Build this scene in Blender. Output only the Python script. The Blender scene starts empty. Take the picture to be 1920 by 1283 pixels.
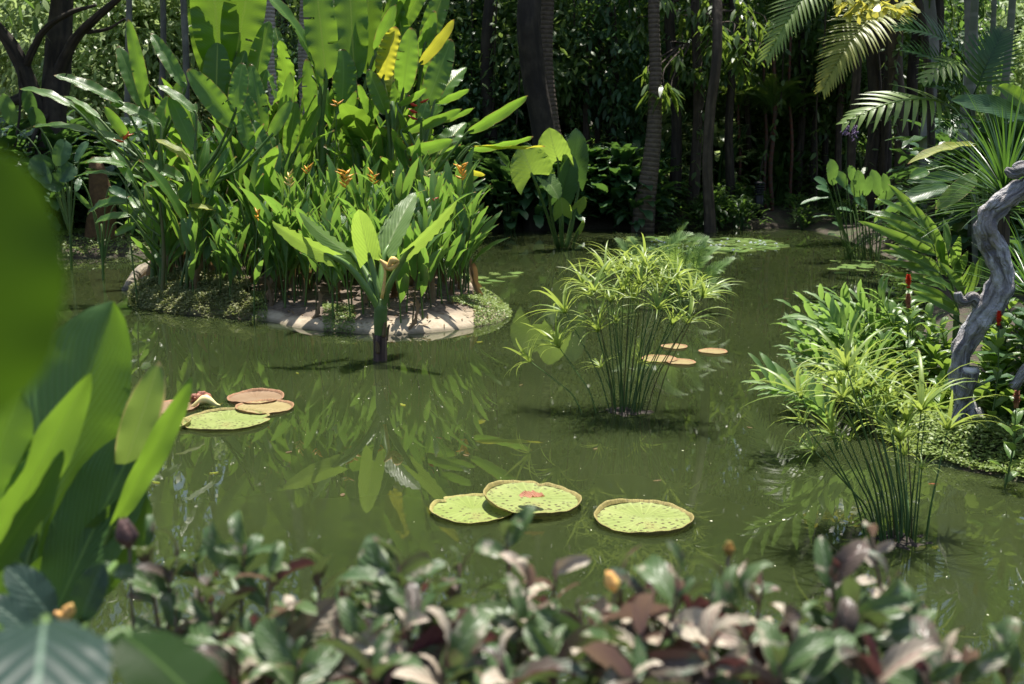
import bpy, math, random
import numpy as np
from mathutils import Vector, Matrix, noise as mnoise

# ------------------------------------------------------------------ camera, world, sun, exposure
scene = bpy.context.scene
C = scene.collection
CAM_H, PITCH, F = 2.6, math.radians(10.6), 2020.0
cam_d = bpy.data.cameras.new("camera")
cam = bpy.data.objects.new("camera", cam_d); C.objects.link(cam)
cam.location = (0, 0, CAM_H); cam.rotation_euler = (math.pi/2 - PITCH, 0, 0)
cam_d.sensor_width = 36; cam_d.lens = F/1920*36; cam_d.clip_start = 0.05; cam_d.clip_end = 600
cam_d.dof.use_dof = True; cam_d.dof.focus_distance = 10.5; cam_d.dof.aperture_fstop = 2.9
scene.camera = cam

SUN_EL, SUN_AZ = math.radians(74), math.radians(14)     # azimuth: from +Y (behind the pond) towards +X
world = bpy.data.worlds.new("World"); scene.world = world; world.use_nodes = True
wn = world.node_tree.nodes; wl = world.node_tree.links
sky = wn.new("ShaderNodeTexSky"); sky.sky_type = 'NISHITA'; sky.sun_disc = False
sky.sun_elevation = SUN_EL; sky.sun_rotation = SUN_AZ; sky.dust_density = 2.0
wn["Background"].inputs[1].default_value = 0.10
wl.new(sky.outputs[0], wn["Background"].inputs[0])
sun_d = bpy.data.lights.new("sun", 'SUN'); sun_d.energy = 5.0; sun_d.angle = math.radians(0.5); sun_d.color = (1, .95, .86)
sun = bpy.data.objects.new("sun", sun_d); C.objects.link(sun)
SUN_V = Vector((math.sin(SUN_AZ)*math.cos(SUN_EL), math.cos(SUN_AZ)*math.cos(SUN_EL), math.sin(SUN_EL)))
sun.rotation_euler = SUN_V.to_track_quat('Z', 'Y').to_euler()
vs = scene.view_settings; vs.view_transform = 'Standard'; vs.look = 'None'; vs.exposure = 0.9; vs.gamma = 1
cy = scene.cycles
cy.max_bounces = 6; cy.diffuse_bounces = 3; cy.glossy_bounces = 3; cy.transmission_bounces = 4; cy.transparent_max_bounces = 4
cy.caustics_reflective = False; cy.caustics_refractive = False; cy.sample_clamp_indirect = 4
cy.use_denoising = True

# ------------------------------------------------------------------ pixel -> world helpers (photo pixels, 1920 wide)
CAM = Vector((0, 0, CAM_H)); FWD = Vector((0, math.cos(PITCH), -math.sin(PITCH))); UPV = Vector((0, math.sin(PITCH), math.cos(PITCH)))
def ray(px, py): return FWD + Vector((1, 0, 0))*((px-960)/F) + UPV*((641.5-py)/F)
def at(px, py, Y):
    r = ray(px, py); return CAM + r*(Y/r.y)
def W(px, py, z=0.0):
    r = ray(px, py); return CAM + r*((z-CAM_H)/r.z)
def mpp(P): return (Vector(P)-CAM).dot(FWD)/F

R = random.Random(7)
def U(a, b): return R.uniform(a, b)

# ------------------------------------------------------------------ mesh builder
class MB:
    def __init__(s): s.v, s.f, s.uv, s.r, s.n = [], [], [], [], 0
    def add(s, V, Fc, UV=None, rnd=0.5, M=None):
        V = np.asarray(V, float)
        if M is not None:
            A = np.array(M); V = V @ A[:3, :3].T + A[:3, 3]
        Fc = np.asarray(Fc, np.int64)
        s.v.append(V); s.f.append(Fc + s.n); s.n += len(V)
        s.uv.append(np.zeros((len(V), 2)) + .5 if UV is None else np.asarray(UV, float))
        s.r.append(np.full(len(Fc), rnd, float) if np.isscalar(rnd) else np.asarray(rnd, float))
        return s
    def mesh(s, name, mat, off=(0, 0, 0)):
        V = np.concatenate(s.v) - np.array(off, float); Fc = np.concatenate(s.f); UV = np.concatenate(s.uv); r = np.concatenate(s.r)
        me = bpy.data.meshes.new(name)
        me.vertices.add(len(V)); me.vertices.foreach_set("co", V.astype(np.float32).ravel())
        me.loops.add(Fc.size); me.loops.foreach_set("vertex_index", Fc.ravel().astype(np.int32))
        me.polygons.add(len(Fc)); me.polygons.foreach_set("loop_start", (np.arange(len(Fc))*4).astype(np.int32))
        me.polygons.foreach_set("use_smooth", np.ones(len(Fc), bool))
        uvl = me.uv_layers.new(name="UVMap"); uvl.data.foreach_set("uv", UV[Fc.ravel()].astype(np.float32).ravel())
        at_ = me.attributes.new("rnd", 'FLOAT', 'FACE'); at_.data.foreach_set("value", r.astype(np.float32))
        me.materials.append(mat); me.update(calc_edges=True); me.validate()
        return me
    def build(s, name, mat, parent=None, off=None):
        """one mesh object; off = world position of its origin (the root's location for parts)"""
        if off is None: off = root_loc(parent) if parent else (0, 0, 0)
        o = bpy.data.objects.new(name, s.mesh(name, mat, off)); C.objects.link(o)
        if parent: o.parent = parent
        else: o.location = off
        return o
def root_loc(o):
    while o.parent: o = o.parent
    return o.location
def obj(name, me, parent=None, M=None):
    o = bpy.data.objects.new(name, me); C.objects.link(o)
    if parent: o.parent = parent
    if M is not None: o.matrix_basis = M
    return o
def tag(o, label=None, cat=None, group=None, kind=None):
    if label: o["label"] = label
    if cat: o["category"] = cat
    if group: o["group"] = group
    if kind: o["kind"] = kind
    return o
def thing(name, label, cat, loc=(0, 0, 0), group=None):
    o = bpy.data.objects.new(name, None); C.objects.link(o); o.empty_display_size = .1
    o.location = loc; return tag(o, label, cat, group)
def dup(root, loc, rotz=0.0, sc=1.0, label=None, group=None, tilt=(0, 0)):
    r = root.copy(); C.objects.link(r); r.location = loc; r.rotation_euler = (tilt[0], tilt[1], rotz); r.scale = (sc, sc, sc)
    if label: r["label"] = label
    if group: r["group"] = group
    for ch in root.children:
        c = ch.copy(); C.objects.link(c); c.parent = r
        for g in ch.children:
            d = g.copy(); C.objects.link(d); d.parent = c
    return r

# ------------------------------------------------------------------ shapes
PROF = {
 'paddle': lambda t: (t**.45)*((1-t)**.55),
 'lance':  lambda t: (t**.7)*((1-t)**.9),
 'strap':  lambda t: ((t+.02)**.25)*((1-t)**.6),
 'obov':   lambda t: (t**.9)*((1-t)**.5),
 'oval':   lambda t: (t**.6)*((1-t)**.6),
 'blade':  lambda t: ((t+.05)**.15)*((1-t)**.8),
 'canna':  lambda t: (t**.65)*((1-t)**.75)*(.75+.5*t),
 'aroid':  lambda t: (1-t)**.75*(.62+.9*t),
}
def leaf_geo(L, Wd, prof='paddle', ns=10, na=4, arch=.5, fold=.25, wave=.04, seed=0, lobe=0.0, twist=0.0, curl=0.0, wk=3.0, ruf=0.0, tear=0):
    rr = random.Random(seed); ph = rr.uniform(0, 6.28); ph2 = rr.uniform(0, 6.28)
    t = np.linspace(0, 1, ns+1); u = np.linspace(-1, 1, na+1)
    w = PROF[prof](np.clip(t, 0, 1)); w = w/w.max()*Wd/2; w = np.maximum(w, Wd*.012)
    a = arch*(.5 - t) - curl*t**3
    y = np.concatenate([[0], np.cumsum(np.cos((a[1:]+a[:-1])/2))])/ns
    z = np.concatenate([[0], np.cumsum(np.sin((a[1:]+a[:-1])/2))])/ns
    ch = math.hypot(y[-1], z[-1]); ang = math.atan2(z[-1], y[-1])
    y, z = (y*math.cos(ang)+z*math.sin(ang))/ch*L, (-y*math.sin(ang)+z*math.cos(ang))/ch*L
    T, Ug = np.meshgrid(t, u, indexing='ij'); wv = w[:, None]
    x = Ug*wv*np.cos(fold*.9)
    side = np.sign(Ug)
    off = np.abs(Ug)*wv*math.sin(fold)+ wave*L*np.sin(T*wk*6.28+ph+side*ph2)*Ug**2
    if ruf: off = off + ruf*wv*np.sin(T*wk*17+ph*2+side)*np.abs(Ug)**3
    x = x*(1 + (.05*np.sin(T*23+ph+side*2) if wave > .02 else 0))
    if twist:
        tw = twist*(T-.3); x, off = x*np.cos(tw)-off*np.sin(tw), x*np.sin(tw)+off*np.cos(tw)
    dz = np.gradient(z, y); nl = np.sqrt(1+dz*dz)
    Y = y[:, None] - off*(dz/nl)[:, None]; Z = z[:, None] + off*(1/nl)[:, None]
    if lobe: Y = Y - lobe*L*np.abs(Ug)**1.3*(1-T)**3
    V = np.stack([x, Y, Z], -1).reshape(-1, 3)
    UV = np.stack([Ug*.5+.5, T], -1).reshape(-1, 2)
    i, j = np.meshgrid(np.arange(ns), np.arange(na), indexing='ij'); k = (i*(na+1)+j).ravel()
    Fc = np.stack([k, k+1, k+na+2, k+na+1], 1)
    if tear: # wind splits running in from the margin
        kill = np.zeros((ns, na), bool)
        for _ in range(tear):
            r_, s_, dp = rr.randrange(int(ns*.2), int(ns*.92)), rr.random() < .5, rr.randint(1, max(1, na//2-1))
            if s_: kill[r_, :dp] = True
            else: kill[r_, na-dp:] = True
        Fc = Fc[~kill.ravel()]
    return V, Fc, UV
def frame(P, d, n):
    d = Vector(d).normalized(); n = Vector(n); n = n - d*n.dot(d)
    if n.length < 1e-4: n = Vector((.3, -.5, .8)) - d*Vector((.3, -.5, .8)).dot(d)
    n.normalize(); x = d.cross(n)
    return Matrix(((x.x, d.x, n.x, P[0]), (x.y, d.y, n.y, P[1]), (x.z, d.z, n.z, P[2]), (0, 0, 0, 1)))
def rot_about(n, d, ang): return Matrix.Rotation(ang, 3, Vector(d).normalized()) @ Vector(n)
def smooth_path(pts, k=6):
    P = [Vector(p) for p in pts]
    if len(P) < 3: return [P[0].lerp(P[-1], i/k) for i in range(k+1)]
    Q = [P[0]*2-P[1]] + P + [P[-1]*2-P[-2]]; out = []
    for i in range(1, len(Q)-2):
        for j in range(k):
            t = j/k; a, b, c, d = Q[i-1:i+3]
            out.append(.5*((2*b)+(c-a)*t+(2*a-5*b+4*c-d)*t*t+(3*b-a-3*c+d)*t**3))
    return out+[P[-1]]
def tube_geo(pts, radii, sides=6, k=4, wob=0.0, seed=0, cap=True):
    n0 = len(pts); P = smooth_path(pts, k) if k > 1 else [Vector(p) for p in pts]; n = len(P)
    rad = np.interp(np.linspace(0, 1, n), np.linspace(0, 1, len(radii)), radii)
    V, UV = [], []; ref = Vector((.12, 1, .07)); acc = 0.0
    for i in range(n):
        d = (P[min(i+1, n-1)]-P[max(i-1, 0)])
        d = d.normalized() if d.length > 1e-9 else Vector((0, 0, 1))
        a = ref - d*ref.dot(d)
        if a.length < .05: a = Vector((1, 0, 0)) - d*d.x
        a.normalize(); ref = a; b = d.cross(a)
        if i: acc += (P[i]-P[i-1]).length
        for s in range(sides):
            th = 2*math.pi*s/sides; r = rad[i]
            if wob: r *= 1 + wob*mnoise.noise(Vector((math.cos(th)*1.3+seed, math.sin(th)*1.3, acc/max(rad.max(), .01)*.45)))
            V.append(P[i]+(a*math.cos(th)+b*math.sin(th))*r); UV.append((s/sides, acc))
    if cap:
        for e, (c0, uvv) in enumerate(((P[-1], acc), (P[0], 0))):
            V += [c0]*sides; UV += [(s/sides, uvv) for s in range(sides)]
    Fc = []
    for i in range(n-1):
        for s in range(sides):
            q = (s+1) % sides; Fc.append((i*sides+s, i*sides+q, (i+1)*sides+q, (i+1)*sides+s))
    if cap:
        for s in range(sides):
            q = (s+1) % sides
            Fc.append(((n-1)*sides+s, (n-1)*sides+q, n*sides+q, n*sides+s)); Fc.append((q, s, (n+1)*sides+s, (n+1)*sides+q))
    return np.array([tuple(v) for v in V]), Fc, UV
def scatter_leaves(mb, P, D, N, L, Wd, rnd, droop=.25, rows=((0, .12), (.3, 1), (.65, .85), (1, .04))):
    P, D, N = (np.asarray(a, float) for a in (P, D, N)); n = len(P); L = np.broadcast_to(L, n)[:, None]; Wd = np.broadcast_to(Wd, n)[:, None]
    D = D/np.linalg.norm(D, axis=1, keepdims=True); S = np.cross(D, N); S /= np.linalg.norm(S, axis=1, keepdims=True)+1e-9
    V, UV = [], []
    for t, w in rows:
        c = P + D*L*t + np.array([0, 0, -1.])*(droop*t*t)*L
        for sg in (-1, 1): V.append(c + S*Wd*(w*.5*sg)); UV.append(np.tile([.5+.5*sg, t], (n, 1)))
    k = len(V); V = np.stack(V, 1).reshape(-1, 3); UV = np.stack(UV, 1).reshape(-1, 2)
    base = (np.arange(n)*k)[:, None, None]
    q = np.array([[2*i, 2*i+1, 2*i+3, 2*i+2] for i in range(k//2-1)])[None]
    mb.add(V, (base+q).reshape(-1, 4), UV, np.repeat(np.broadcast_to(rnd, n), k//2-1))
def rdir(rs, n): 
    v = rs.normal(size=(n, 3)); return v/np.linalg.norm(v, axis=1, keepdims=True)

# ------------------------------------------------------------------ materials
def _mat(name):
    m = bpy.data.materials.new(name); m.use_nodes = True; nt = m.node_tree; nt.nodes.clear()
    N = lambda t, **k: _set(nt.nodes.new(t), k)
    return m, nt, N, nt.links.new
def _set(n, k):
    for a, b in k.items(): setattr(n, a, b)
    return n
def math_n(N, Lk, op, a, b=None, clamp=False):
    n = N("ShaderNodeMath", operation=op, use_clamp=clamp)
    for i, x in enumerate((a, b)):
        if x is None: continue
        if isinstance(x, (int, float)): n.inputs[i].default_value = x
        else: Lk(x, n.inputs[i])
    return n.outputs[0]
def mix_c(N, Lk, fac, a, b):
    n = N("ShaderNodeMix", data_type='RGBA')
    for i, x in ((0, fac), (6, a), (7, b)):
        if isinstance(x, (int, float)): n.inputs[i].default_value = x
        elif isinstance(x, tuple): n.inputs[i].default_value = (*x, 1) if len(x) == 3 else x
        else: Lk(x, n.inputs[i])
    return n.outputs[2]
def maprange(N, Lk, v, a, b, c=0., d=1.):
    n = N("ShaderNodeMapRange"); Lk(v, n.inputs[0])
    for i, x in enumerate((a, b, c, d)): n.inputs[i+1].default_value = x
    return n.outputs[0]
def noise_n(N, Lk, scale, detail=3, coord='Object', rough=.5):
    tc = N("ShaderNodeTexCoord"); n = N("ShaderNodeTexNoise"); n.inputs['Scale'].default_value = scale; n.inputs['Detail'].default_value = detail
    n.inputs['Roughness'].default_value = rough; Lk(tc.outputs[coord], n.inputs['Vector']); return n.outputs[0]

def leaf_mat(name, A, B, T, rough=.38, trans=.45, veins=34, rib=(.35, .5, .15), ribw=.035, vein_amt=.35, edge=None, spots=None, slant=.35, spec=.5, back=None, blotch=None, bump=.25):
    m, nt, N, Lk = _mat(name)
    uv = N("ShaderNodeUVMap", uv_map="UVMap"); sp = N("ShaderNodeSeparateXYZ"); Lk(uv.outputs[0], sp.inputs[0])
    d = math_n(N, Lk, 'MULTIPLY', math_n(N, Lk, 'ABSOLUTE', math_n(N, Lk, 'SUBTRACT', sp.outputs[0], .5)), 2.0)
    at_ = N("ShaderNodeAttribute", attribute_name="rnd"); oi = N("ShaderNodeObjectInfo")
    rn = math_n(N, Lk, 'FRACT', math_n(N, Lk, 'ADD', at_.outputs['Fac'], oi.outputs['Random']))
    nz = noise_n(N, Lk, 9, 3)
    fac = math_n(N, Lk, 'ADD', math_n(N, Lk, 'MULTIPLY', rn, .75), math_n(N, Lk, 'MULTIPLY', math_n(N, Lk, 'SUBTRACT', nz, .5), .6), True)
    col = mix_c(N, Lk, fac, A, B)
    if blotch: # pale or pink variegation patches that belong to the leaf
        for (bc, sc, lo, hi) in blotch:
            col = mix_c(N, Lk, maprange(N, Lk, noise_n(N, Lk, sc, 4), lo, hi), col, bc)
    tcol = mix_c(N, Lk, fac, tuple(c*.75 for c in T), T)
    vs_ = math_n(N, Lk, 'SINE', math_n(N, Lk, 'MULTIPLY', math_n(N, Lk, 'SUBTRACT', sp.outputs[1], math_n(N, Lk, 'MULTIPLY', d, slant)), float(veins)*6.28))
    vm = maprange(N, Lk, vs_, .3, 1)
    col = mix_c(N, Lk, math_n(N, Lk, 'MULTIPLY', vm, vein_amt), col, tuple(min(1, c*1.7) for c in B))
    tcol = mix_c(N, Lk, math_n(N, Lk, 'MULTIPLY', vm, vein_amt*.8), tcol, tuple(c*.55 for c in T))
    rb = maprange(N, Lk, d, ribw, ribw*2.2, 1, 0)
    col = mix_c(N, Lk, rb, col, rib); tcol = mix_c(N, Lk, math_n(N, Lk, 'MULTIPLY', rb, .5), tcol, tuple(c*.5 for c in T))
    if edge:
        e = math_n(N, Lk, 'MULTIPLY', maprange(N, Lk, math_n(N, Lk, 'ADD', d, math_n(N, Lk, 'MULTIPLY', nz, .35)), 1.08, 1.22), 1)
        tp = maprange(N, Lk, sp.outputs[1], .955, .985)
        e = math_n(N, Lk, 'MAXIMUM', e, tp)
        col = mix_c(N, Lk, e, col, edge); tcol = mix_c(N, Lk, e, tcol, edge)
    if spots:
        vo = N("ShaderNodeTexVoronoi"); vo.inputs['Scale'].default_value = spots[1]; tc = N("ShaderNodeTexCoord"); Lk(tc.outputs['Object'], vo.inputs['Vector'])
        s = maprange(N, Lk, vo.outputs[0], .1, .2, 1, 0); col = mix_c(N, Lk, s, col, spots[0])
    if back:
        g = N("ShaderNodeNewGeometry"); col = mix_c(N, Lk, g.outputs['Backfacing'], col, back)
    bs = N("ShaderNodeBsdfPrincipled"); Lk(col, bs.inputs['Base Color']); bs.inputs['Roughness'].default_value = rough
    bs.inputs['Specular IOR Level'].default_value = spec
    bp = N("ShaderNodeBump"); bp.inputs['Strength'].default_value = bump; bp.inputs['Distance'].default_value = .01
    hh = math_n(N, Lk, 'ADD', math_n(N, Lk, 'MULTIPLY', vs_, .5), math_n(N, Lk, 'MULTIPLY', nz, 1.2)); Lk(hh, bp.inputs['Height']); Lk(bp.outputs[0], bs.inputs['Normal'])
    tr = N("ShaderNodeBsdfTranslucent"); Lk(tcol, tr.inputs[0])
    mx = N("ShaderNodeMixShader"); mx.inputs[0].default_value = trans; Lk(bs.outputs[0], mx.inputs[1]); Lk(tr.outputs[0], mx.inputs[2])
    out = N("ShaderNodeOutputMaterial"); Lk(mx.outputs[0], out.inputs[0]); return m

def solid_mat(name, A, B, scale=8, rough=.7, bump=.3, detail=5, rings=None, stripes=None, lo=.35, hi=.65, dist=.02, third=None, spec=.4):
    """noise-mottled solid; rings = (freq per metre along V, amount, dark colour); stripes along the stem"""
    m, nt, N, Lk = _mat(name)
    nz = noise_n(N, Lk, scale, detail, rough=.6); col = mix_c(N, Lk, maprange(N, Lk, nz, lo, hi), A, B); h = nz
    oi = N("ShaderNodeObjectInfo"); at_ = N("ShaderNodeAttribute", attribute_name="rnd")
    if third: col = mix_c(N, Lk, maprange(N, Lk, noise_n(N, Lk, scale*.23, 4), .48, .62), col, third)
    hs = N("ShaderNodeHueSaturation"); Lk(col, hs.inputs['Color'])
    Lk(maprange(N, Lk, math_n(N, Lk, 'FRACT', math_n(N, Lk, 'ADD', oi.outputs['Random'], at_.outputs['Fac'])), 0, 1, .75, 1.25), hs.inputs['Value']); col = hs.outputs[0]
    uv = N("ShaderNodeUVMap", uv_map="UVMap"); sp = N("ShaderNodeSeparateXYZ"); Lk(uv.outputs[0], sp.inputs[0])
    if rings:
        f, amt, dc = rings
        s = math_n(N, Lk, 'SINE', math_n(N, Lk, 'MULTIPLY', math_n(N, Lk, 'ADD', sp.outputs[1], math_n(N, Lk, 'MULTIPLY', nz, .05)), f*6.28))
        col = mix_c(N, Lk, math_n(N, Lk, 'MULTIPLY', maprange(N, Lk, s, .55, .95), amt), col, dc); h = math_n(N, Lk, 'ADD', h, math_n(N, Lk, 'MULTIPLY', s, -.6))
    if stripes:
        mp = N("ShaderNodeMapping"); mp.inputs['Scale'].default_value = (stripes[0], stripes[1], 1); Lk(uv.outputs[0], mp.inputs[0])
        n2 = N("ShaderNodeTexNoise"); n2.inputs['Scale'].default_value = 1; n2.inputs['Detail'].default_value = 4; Lk(mp.outputs[0], n2.inputs['Vector'])
        col = mix_c(N, Lk, maprange(N, Lk, n2.outputs[0], .45, .62), col, stripes[2]); h = math_n(N, Lk, 'ADD', h, math_n(N, Lk, 'MULTIPLY', n2.outputs[0], -1.5))
    bs = N("ShaderNodeBsdfPrincipled"); Lk(col, bs.inputs['Base Color']); bs.inputs['Roughness'].default_value = rough; bs.inputs['Specular IOR Level'].default_value = spec
    bp = N("ShaderNodeBump"); bp.inputs['Strength'].default_value = bump; bp.inputs['Distance'].default_value = dist; Lk(h, bp.inputs['Height']); Lk(bp.outputs[0], bs.inputs['Normal'])
    out = N("ShaderNodeOutputMaterial"); Lk(bs.outputs[0], out.inputs[0]); return m

M = {}
M['heli'] = leaf_mat('heliconia_leaf', (.042, .110, .022), (.105, .215, .042), (.30, .54, .05), .32, .44, veins=26, rib=(.2, .33, .07), edge=(.26, .18, .06))
M['heli_low'] = leaf_mat('low_heliconia_leaf', (.042, .105, .030), (.110, .215, .050), (.30, .54, .07), .32, .42, veins=18, rib=(.15, .28, .07), edge=(.28, .2, .07))
M['banana'] = leaf_mat('banana_leaf', (.036, .100, .016), (.075, .160, .026), (.28, .48, .04), .34, .46, vein_amt=.55, veins=44, rib=(.35, .42, .08), ribw=.03, slant=.12)
M['dead_leaf'] = leaf_mat('dead_hanging_leaf', (.16, .10, .05), (.30, .21, .11), (.3, .18, .07), .6, .25, veins=20, rib=(.3, .22, .12), vein_amt=.4, bump=.6)
M['far_leaf'] = leaf_mat('far_leaf', (.045, .095, .026), (.12, .19, .055), (.30, .44, .09), .42, .42, veins=8, rib=(.1, .16, .05), bump=.05)
M['yellow_leaf'] = leaf_mat('yellow_and_lit_leaf', (.16, .24, .02), (.30, .33, .03), (.75, .72, .06), .45, .5, veins=30, rib=(.5, .5, .12), edge=(.30, .16, .05))  # real yellowing, and sunlight painted as yellow on some green leaves
M['canna'] = leaf_mat('canna_leaf', (.045, .105, .032), (.080, .160, .042), (.24, .44, .03), .40, .38, veins=15, rib=(.22, .36, .08), ribw=.02, slant=.55, vein_amt=.5, bump=.35, spec=.55)
M['canna_mid'] = leaf_mat('lit_canna_leaf', (.060, .135, .030), (.105, .195, .045), (.30, .52, .04), .38, .45, veins=13, rib=(.25, .36, .1), ribw=.025, slant=.55, vein_amt=.55, bump=.35)  # brighter canna copy with sunlight put into its colours
M['canna_pale'] = leaf_mat('pale_canna_leaf', (.11, .19, .05), (.17, .26, .07), (.36, .52, .09), .42, .45, veins=24, rib=(.45, .5, .2), ribw=.02, slant=.55, vein_amt=.2, edge=(.6, .45, .2), bump=.15)
M['aroid'] = leaf_mat('elephant_ear_leaf', (.10, .19, .045), (.17, .27, .075), (.42, .62, .08), .36, .5, veins=9, rib=(.30, .40, .16), ribw=.035, slant=.5, vein_amt=.75)
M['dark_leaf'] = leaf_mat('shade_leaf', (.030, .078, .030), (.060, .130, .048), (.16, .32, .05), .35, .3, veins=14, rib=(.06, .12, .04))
M['tree_leaf'] = leaf_mat('tree_leaf', (.032, .075, .022), (.070, .130, .036), (.22, .40, .06), .38, .42, veins=8, rib=(.06, .12, .03), bump=.05)
M['sunlit_tree'] = leaf_mat('sunlit_tree_leaf', (.20, .29, .11), (.33, .42, .19), (.55, .70, .25), .40, .45, veins=8, rib=(.12, .2, .06), bump=.05)  # raised leaf colour stands in for full sun on this foliage
M['bush'] = leaf_mat('ginger_leaf', (.085, .165, .045), (.150, .255, .070), (.36, .58, .11), .36, .40, veins=10, rib=(.2, .33, .1), slant=.6)
M['costus'] = leaf_mat('costus_leaf', (.060, .130, .030), (.125, .210, .045), (.36, .54, .07), .30, .38, veins=7, rib=(.16, .28, .07), slant=.6, spec=.6)
M['alpinia'] = leaf_mat('variegated_ginger_leaf', (.035, .095, .020), (.085, .165, .035), (.34, .55, .07), .30, .4, veins=16, rib=(.2, .33, .09), slant=.7, edge=(.35, .36, .14))
M['thalia'] = leaf_mat('thalia_leaf', (.050, .115, .055), (.080, .165, .070), (.28, .50, .08), .36, .35, veins=20, rib=(.14, .25, .1), slant=.5)
M['sedge'] = leaf_mat('sedge_leaf', (.15, .24, .045), (.30, .38, .08), (.52, .65, .12), .4, .38, veins=2, rib=(.14, .24, .05), vein_amt=.05, bump=.05)
M['fern'] = leaf_mat('marsh_leaf', (.11, .21, .06), (.18, .28, .08), (.42, .62, .12), .5, .4, veins=4, rib=(.14, .24, .05), bump=.05)
M['spiky'] = leaf_mat('spiky_leaf', (.018, .055, .016), (.045, .105, .026), (.15, .32, .04), .30, .3, veins=2, rib=(.06, .12, .04), vein_amt=.05, bump=.05)
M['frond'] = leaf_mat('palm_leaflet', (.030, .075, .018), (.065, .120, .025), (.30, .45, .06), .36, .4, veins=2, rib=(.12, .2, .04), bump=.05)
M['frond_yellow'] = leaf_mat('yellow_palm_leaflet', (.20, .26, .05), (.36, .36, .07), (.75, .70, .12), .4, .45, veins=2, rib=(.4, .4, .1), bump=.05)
M['frond_sunlit'] = leaf_mat('sunlit_palm_leaflet', (.14, .23, .05), (.24, .34, .09), (.6, .78, .16), .4, .45, veins=2, rib=(.2, .3, .1), bump=.05)  # strong sun on the fronds put into brighter leaflet colours
M['mottled'] = leaf_mat('mottled_leaf', (.052, .100, .034), (.115, .170, .066), (.16, .26, .06), .38, .25, veins=7, rib=(.20, .26, .16), ribw=.03, vein_amt=.12, spec=.4,
                        blotch=[((.46, .42, .32), 30, .58, .68), ((.20, .10, .10), 19, .58, .72)], back=(.17, .075, .085))
M['mottled_pink'] = leaf_mat('pink_mottled_leaf', (.36, .30, .23), (.56, .50, .38), (.40, .28, .18), .42, .2, veins=7, rib=(.30, .12, .12), ribw=.03, vein_amt=.1, spec=.4,
                        blotch=[((.10, .15, .08), 22, .55, .64), ((.24, .13, .13), 11, .56, .72)], back=(.30, .13, .15))
M['mottled_dark'] = leaf_mat('purple_mottled_leaf', (.060, .052, .038), (.125, .090, .068), (.18, .07, .06), .36, .2, veins=7, rib=(.22, .14, .12), ribw=.03, vein_amt=.1, spec=.45,
                        blotch=[((.07, .12, .07), 15, .5, .62), ((.32, .26, .22), 30, .64, .74)], back=(.15, .055, .07))
M['near_dark'] = leaf_mat('blue_green_leaf', (.016, .040, .028), (.030, .064, .044), (.05, .12, .02), .45, .25, veins=7, rib=(.13, .20, .14), ribw=.025, slant=.35, vein_amt=.2)
M['near_blur'] = leaf_mat('shaded_canna_leaf', (.018, .050, .009), (.028, .070, .012), (.085, .175, .009), .40, .45, veins=30, rib=(.08, .16, .03), ribw=.02, slant=.55, vein_amt=.1, spec=.15)  # darker canna copy with shade put into its colours
M['cover'] = leaf_mat('ground_cover_leaf', (.13, .20, .04), (.28, .35, .10), (.36, .48, .12), .5, .3, veins=2, vein_amt=.0, rib=(.15, .2, .05), bump=.05)
M['cover_tan'] = leaf_mat('tan_ground_cover', (.13, .16, .05), (.29, .27, .12), (.3, .36, .1), .6, .3, veins=2, vein_amt=.0, rib=(.15, .2, .05), bump=.05)
M['pad_small'] = leaf_mat('small_lily_pad', (.10, .19, .04), (.20, .27, .07), (.3, .4, .1), .35, .15, veins=2, rib=(.12, .2, .05), vein_amt=0, bump=.05)
M['dry'] = leaf_mat('dry_leaf', (.30, .10, .05), (.42, .19, .10), (.4, .15, .05), .55, .2, veins=10, rib=(.3, .14, .08), bump=.5)
M['stem'] = solid_mat('green_stem', (.05, .11, .02), (.10, .16, .035), 5, .5, .15)
M['stem_dark'] = solid_mat('dark_green_stem', (.030, .080, .018), (.065, .125, .028), 7, .45, .15)
M['stem_brown'] = solid_mat('brown_sheathed_stem', (.10, .085, .03), (.05, .075, .02), 6, .6, .3, third=(.16, .10, .05))
M['petiole'] = solid_mat('pale_petiole', (.09, .18, .035), (.15, .25, .06), 5, .4, .1)
M['woody'] = solid_mat('woody_stem', (.10, .07, .055), (.19, .14, .10), 20, .8, .4)
M['bark_dark'] = solid_mat('dark_bark', (.025, .018, .013), (.055, .042, .030), 3, .85, .6, dist=.05, stripes=(9, 1.2, (.018, .013, .010)))
M['bark_brown'] = solid_mat('brown_bark', (.045, .032, .023), (.088, .064, .046), 4, .85, .6, dist=.05, stripes=(7, .8, (.035, .025, .018)))
M['bark_grey'] = solid_mat('grey_bark', (.17, .16, .15), (.27, .25, .23), 3, .8, .4, dist=.03, third=(.12, .115, .10))
M['bark_green'] = solid_mat('greenish_cane_bark', (.085, .10, .065), (.14, .15, .10), 3, .7, .3, rings=(3.2, .6, (.19, .19, .15)))
M['palm_pale'] = solid_mat('pale_ringed_palm_bark', (.30, .255, .215), (.42, .36, .31), 7, .85, .5, rings=(9.5, .75, (.13, .10, .085)), dist=.03)
M['palm_dark'] = solid_mat('dark_ringed_palm_bark', (.060, .043, .030), (.105, .076, .055), 7, .85, .5, rings=(7.5, .8, (.16, .12, .085)), dist=.03)
M['bark_red'] = solid_mat('red_cane_bark', (.14, .035, .022), (.075, .04, .025), 5, .6, .3, rings=(5, .85, (.06, .045, .035)))
M['drift'] = solid_mat('weathered_wood', (.34, .33, .33), (.60, .59, .595), 13, .85, 1.0, detail=10, stripes=(12, 3.0, (.17, .16, .165)), dist=.10, third=(.33, .30, .285), spec=.2)
M['drift_cut'] = solid_mat('sawn_wood', (.50, .49, .48), (.60, .58, .57), 20, .85, .3, spec=.2)
M['tan_bark'] = solid_mat('tan_bark', (.085, .045, .018), (.15, .085, .032), 9, .85, .5, dist=.04)
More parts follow.
